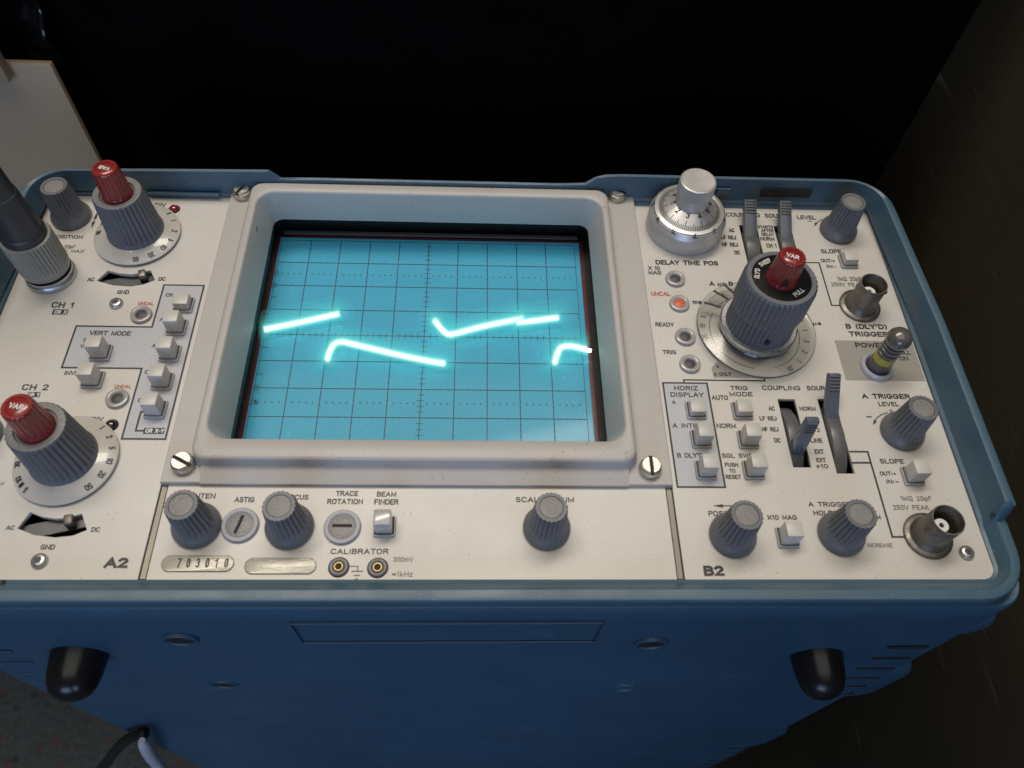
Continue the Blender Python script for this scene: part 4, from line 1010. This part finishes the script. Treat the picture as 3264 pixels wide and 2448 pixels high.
link('grip_rings', lathe([(3.05, 7.6), (3.05, 9.0), (2.65, 9.2), (2.65, 9.7), (3.1, 9.9), (3.1, 11.0), (2.7, 11.2), (2.7, 11.7), (3.15, 11.9), (3.2, 12.7), (2.8, 12.9), (2.8, 13.3), (3.3, 13.5)], 40, capt=False), M['powerstick'], pw, (x, y, 0), 40)
link('switch_ball', lathe([(3.2, 13.4), (3.6, 14.4), (3.65, 15.4), (3.4, 16.6), (2.8, 17.5), (1.9, 18.1), (0.9, 18.4), (0.05, 18.45)], 40), M['powerball'], pw, (x, y, 0), 60)

# ---------------------------------------------------------------- case details on the side facing the camera
YC = -95.8
for x, z in ((-96.5, -39.5), (120.5, -45)):
    link('rubber_foot', lathe([(7.8, 0), (7.7, 1.5), (7.2, 6.0), (6.5, 8.8), (5.4, 10.8), (3.8, 12.1), (1.8, 12.8), (0.1, 13.0)], 48, axis='-y'), M['rubber'], scope, (x, YC + 0.2, z), 60)
for x, z in ((-63.5, -24), (-66, -79), (66.8, -30), (68.5, -88)):
    o = link('case_dimple', lathe([(5.0, -0.3), (4.8, 0.5), (4.5, 0.7), (4.1, 0.6), (3.6, -0.1), (1.0, -0.15)], 32, axis='-y', capt=False), M['bluecase'], scope, (x, YC, z), 40)
    link('dimple_hole', lathe([(3.9, 0.15), (0.2, 0.16)], 24, axis='-y'), M['dark'], o, (x, YC, z), 0)
for z, x0, x1, hh in ((-9.5, -31.5, 50.0, 0.5), (-28.0, -31.0, 50.5, 0.6)):
    link('label_recess_edge', box(x1 - x0, 0.5, hh, 0.2), M['bluetrim'], scope, ((x0 + x1) / 2, YC + 0.02, z), 0)
for x in (-31.3, 50.2):
    link('label_recess_edge', box(0.4, 0.5, 18.5, 0.1), M['bluecase'], scope, (x, YC - 0.1, -28), 0)
for k in range(6):
    z = -36 - 13.2 * k
    link('vent_slot', box(12.0, 0.5, 1.5, 0.2), M['dark'], scope, (144.5 + 1.0 * k, YC - 0.1 - 0.003 * k, z), 0)
    link('vent_slot', box(12.0, 0.4, 1.2, 0.2), M['bluecase'], scope, (-119.5 - 0.4 * k, YC - 0.1 - 0.003 * k, z), 0)
for k in range(7):
    z = -228 - 14.5 * k
    link('vent_slot', box(12.0, 0.5, 1.6, 0.2), M['dark'], scope, (158 - 8 + 0.6 * k, YC - 1.15, z), 0)

# small dirt lying on the bezel wall
link('debris_crumb', tube([(0, 0, 0), (0.4, -1.2, 0.1), (0.8, -2.6, 0)], [0.25, 0.4, 0.12], 6, 4), M['debris'], bezel, (-57.3, 31.5, 3.4), 50)

# ---------------------------------------------------------------- probe plugged into channel 1
x, y = PT['probe'][:2]
probe = bpy.data.objects.new('probe_plug', None); sc.collection.objects.link(probe)
WL[probe] = Vector((x, y, H)) * S; probe.location = WL[probe]
tag(probe, 'grey ribbed probe plug with black strain relief on the channel one input', 'probe')
link('metal_ring', lathe([(7.5, 0.1), (7.6, 0.9), (7.4, 1.6), (7.0, 2.0), (7.2, 2.6), (7.1, 3.2)], 56, capt=False), M['steel'], probe, (x, y, 0), 40)
link('plug_gap', lathe([(6.6, 2.6), (6.6, 4.6)], 40, capt=False), M['dark'], probe, (x, y, 0), 0)
link('ribbed_collar', lathe([(6.7, 4.2), (7.1, 4.4), (7.3, 5.6), (7.35, 6.6, 0.1), (7.4, 7.4, 0.45), (7.4, 17.6, 0.45), (7.2, 18.2, 0.2), (6.6, 18.4)], flutes=40, power=1.5), M['probecollar'], probe, (x, y, 0), 40)
link('strain_relief', lathe([(6.4, 18.2), (6.5, 20.0), (6.25, 21.2), (6.0, 21.4), (5.3, 34), (5.15, 35), (4.9, 35.2), (4.5, 48), (4.3, 49), (3.0, 70), (2.4, 80)], 40), M['boot'], probe, (x, y, 0), 40)
link('probe_cable', tube([(0, 0, 78), (-4, 4, 98), (-24, 12, 116), (-60, 10, 110), (-110, -10, 40), (-150, -60, -120), (-190, -120, -H + 4), (-300, -260, -H + 3)], 2.2, 10, 8), M['boot'], probe, (x, y, 0), 60)

# ---------------------------------------------------------------- things around the scope
cb = link('cream_board', box(260, 2.6, 473.5, 0.5), M['cream'], None, (-138.3 - 130, 99.4, -H + 0.2), 30)
tag(cb, 'cream painted board standing upright behind the oscilloscope at its probe end', 'board')
link('board_tab', box(60, 5, 60, 0.8), M['cream'], cb, (-182.8, 95.4, 9.0), 30)
# black plastic bag hanging over the cream board
n_ = 40; vs, fs = [], []
for i in range(n_ + 1):
    for j in range(n_ + 1):
        u_, v_ = i / n_, j / n_
        yy = 4.5 * math.sin(9 * u_ + 5 * v_) + 3.0 * math.sin(23 * u_ - 11 * v_ + 1) + 2.0 * math.sin(31 * v_ + 17 * u_ * v_) + 8 * math.sin(3.1 * v_)
        vs.append((-70 + 140 * u_, yy, 120 * v_))
for i in range(n_):
    for j in range(n_):
        a = i * (n_ + 1) + j; fs.append((a, a + n_ + 1, a + n_ + 2, a + 1))
pb_me = mesh(vs, fs)
pb = link('plastic_bag', pb_me, M['bag'], None, (-210, 108, 7), 60)
sm = pb.modifiers.new('thickness', 'SOLIDIFY'); sm.thickness = 0.0004
tag(pb, 'crumpled shiny black plastic bag above the cream board', 'bag')
c1 = link('white_cable', tube([(-113.0, -103.2, -143), (-115.0, -103.6, -152), (-121.5, -103.8, -178), (-133.5, -103, -227), (-150, -112, -330), (-160, -150, -440), (-150, -230, -456.5), (-60, -330, -456.8)], [1.2, 2.3, 2.5, 2.5, 2.5, 2.5, 2.5, 2.5], 12, 8), M['cable_w'], None, (0, 0, 0), 60)
tag(c1, 'white cable hanging down the lower corner of the blue case', 'cable')
c2 = link('black_cable', tube([(-114.5, -99.2, -150), (-118.0, -99.6, -152), (-129.5, -101, -166), (-148, -107, -196), (-166, -109, -230), (-195, -120, -340), (-230, -150, -445), (-300, -200, -457), (-420, -210, -457.4)], 2.2, 12, 8), M['cable_b'], None, (0, 0, 0), 60)
tag(c2, 'black cable arching from the carpet up to the white cable', 'cable')
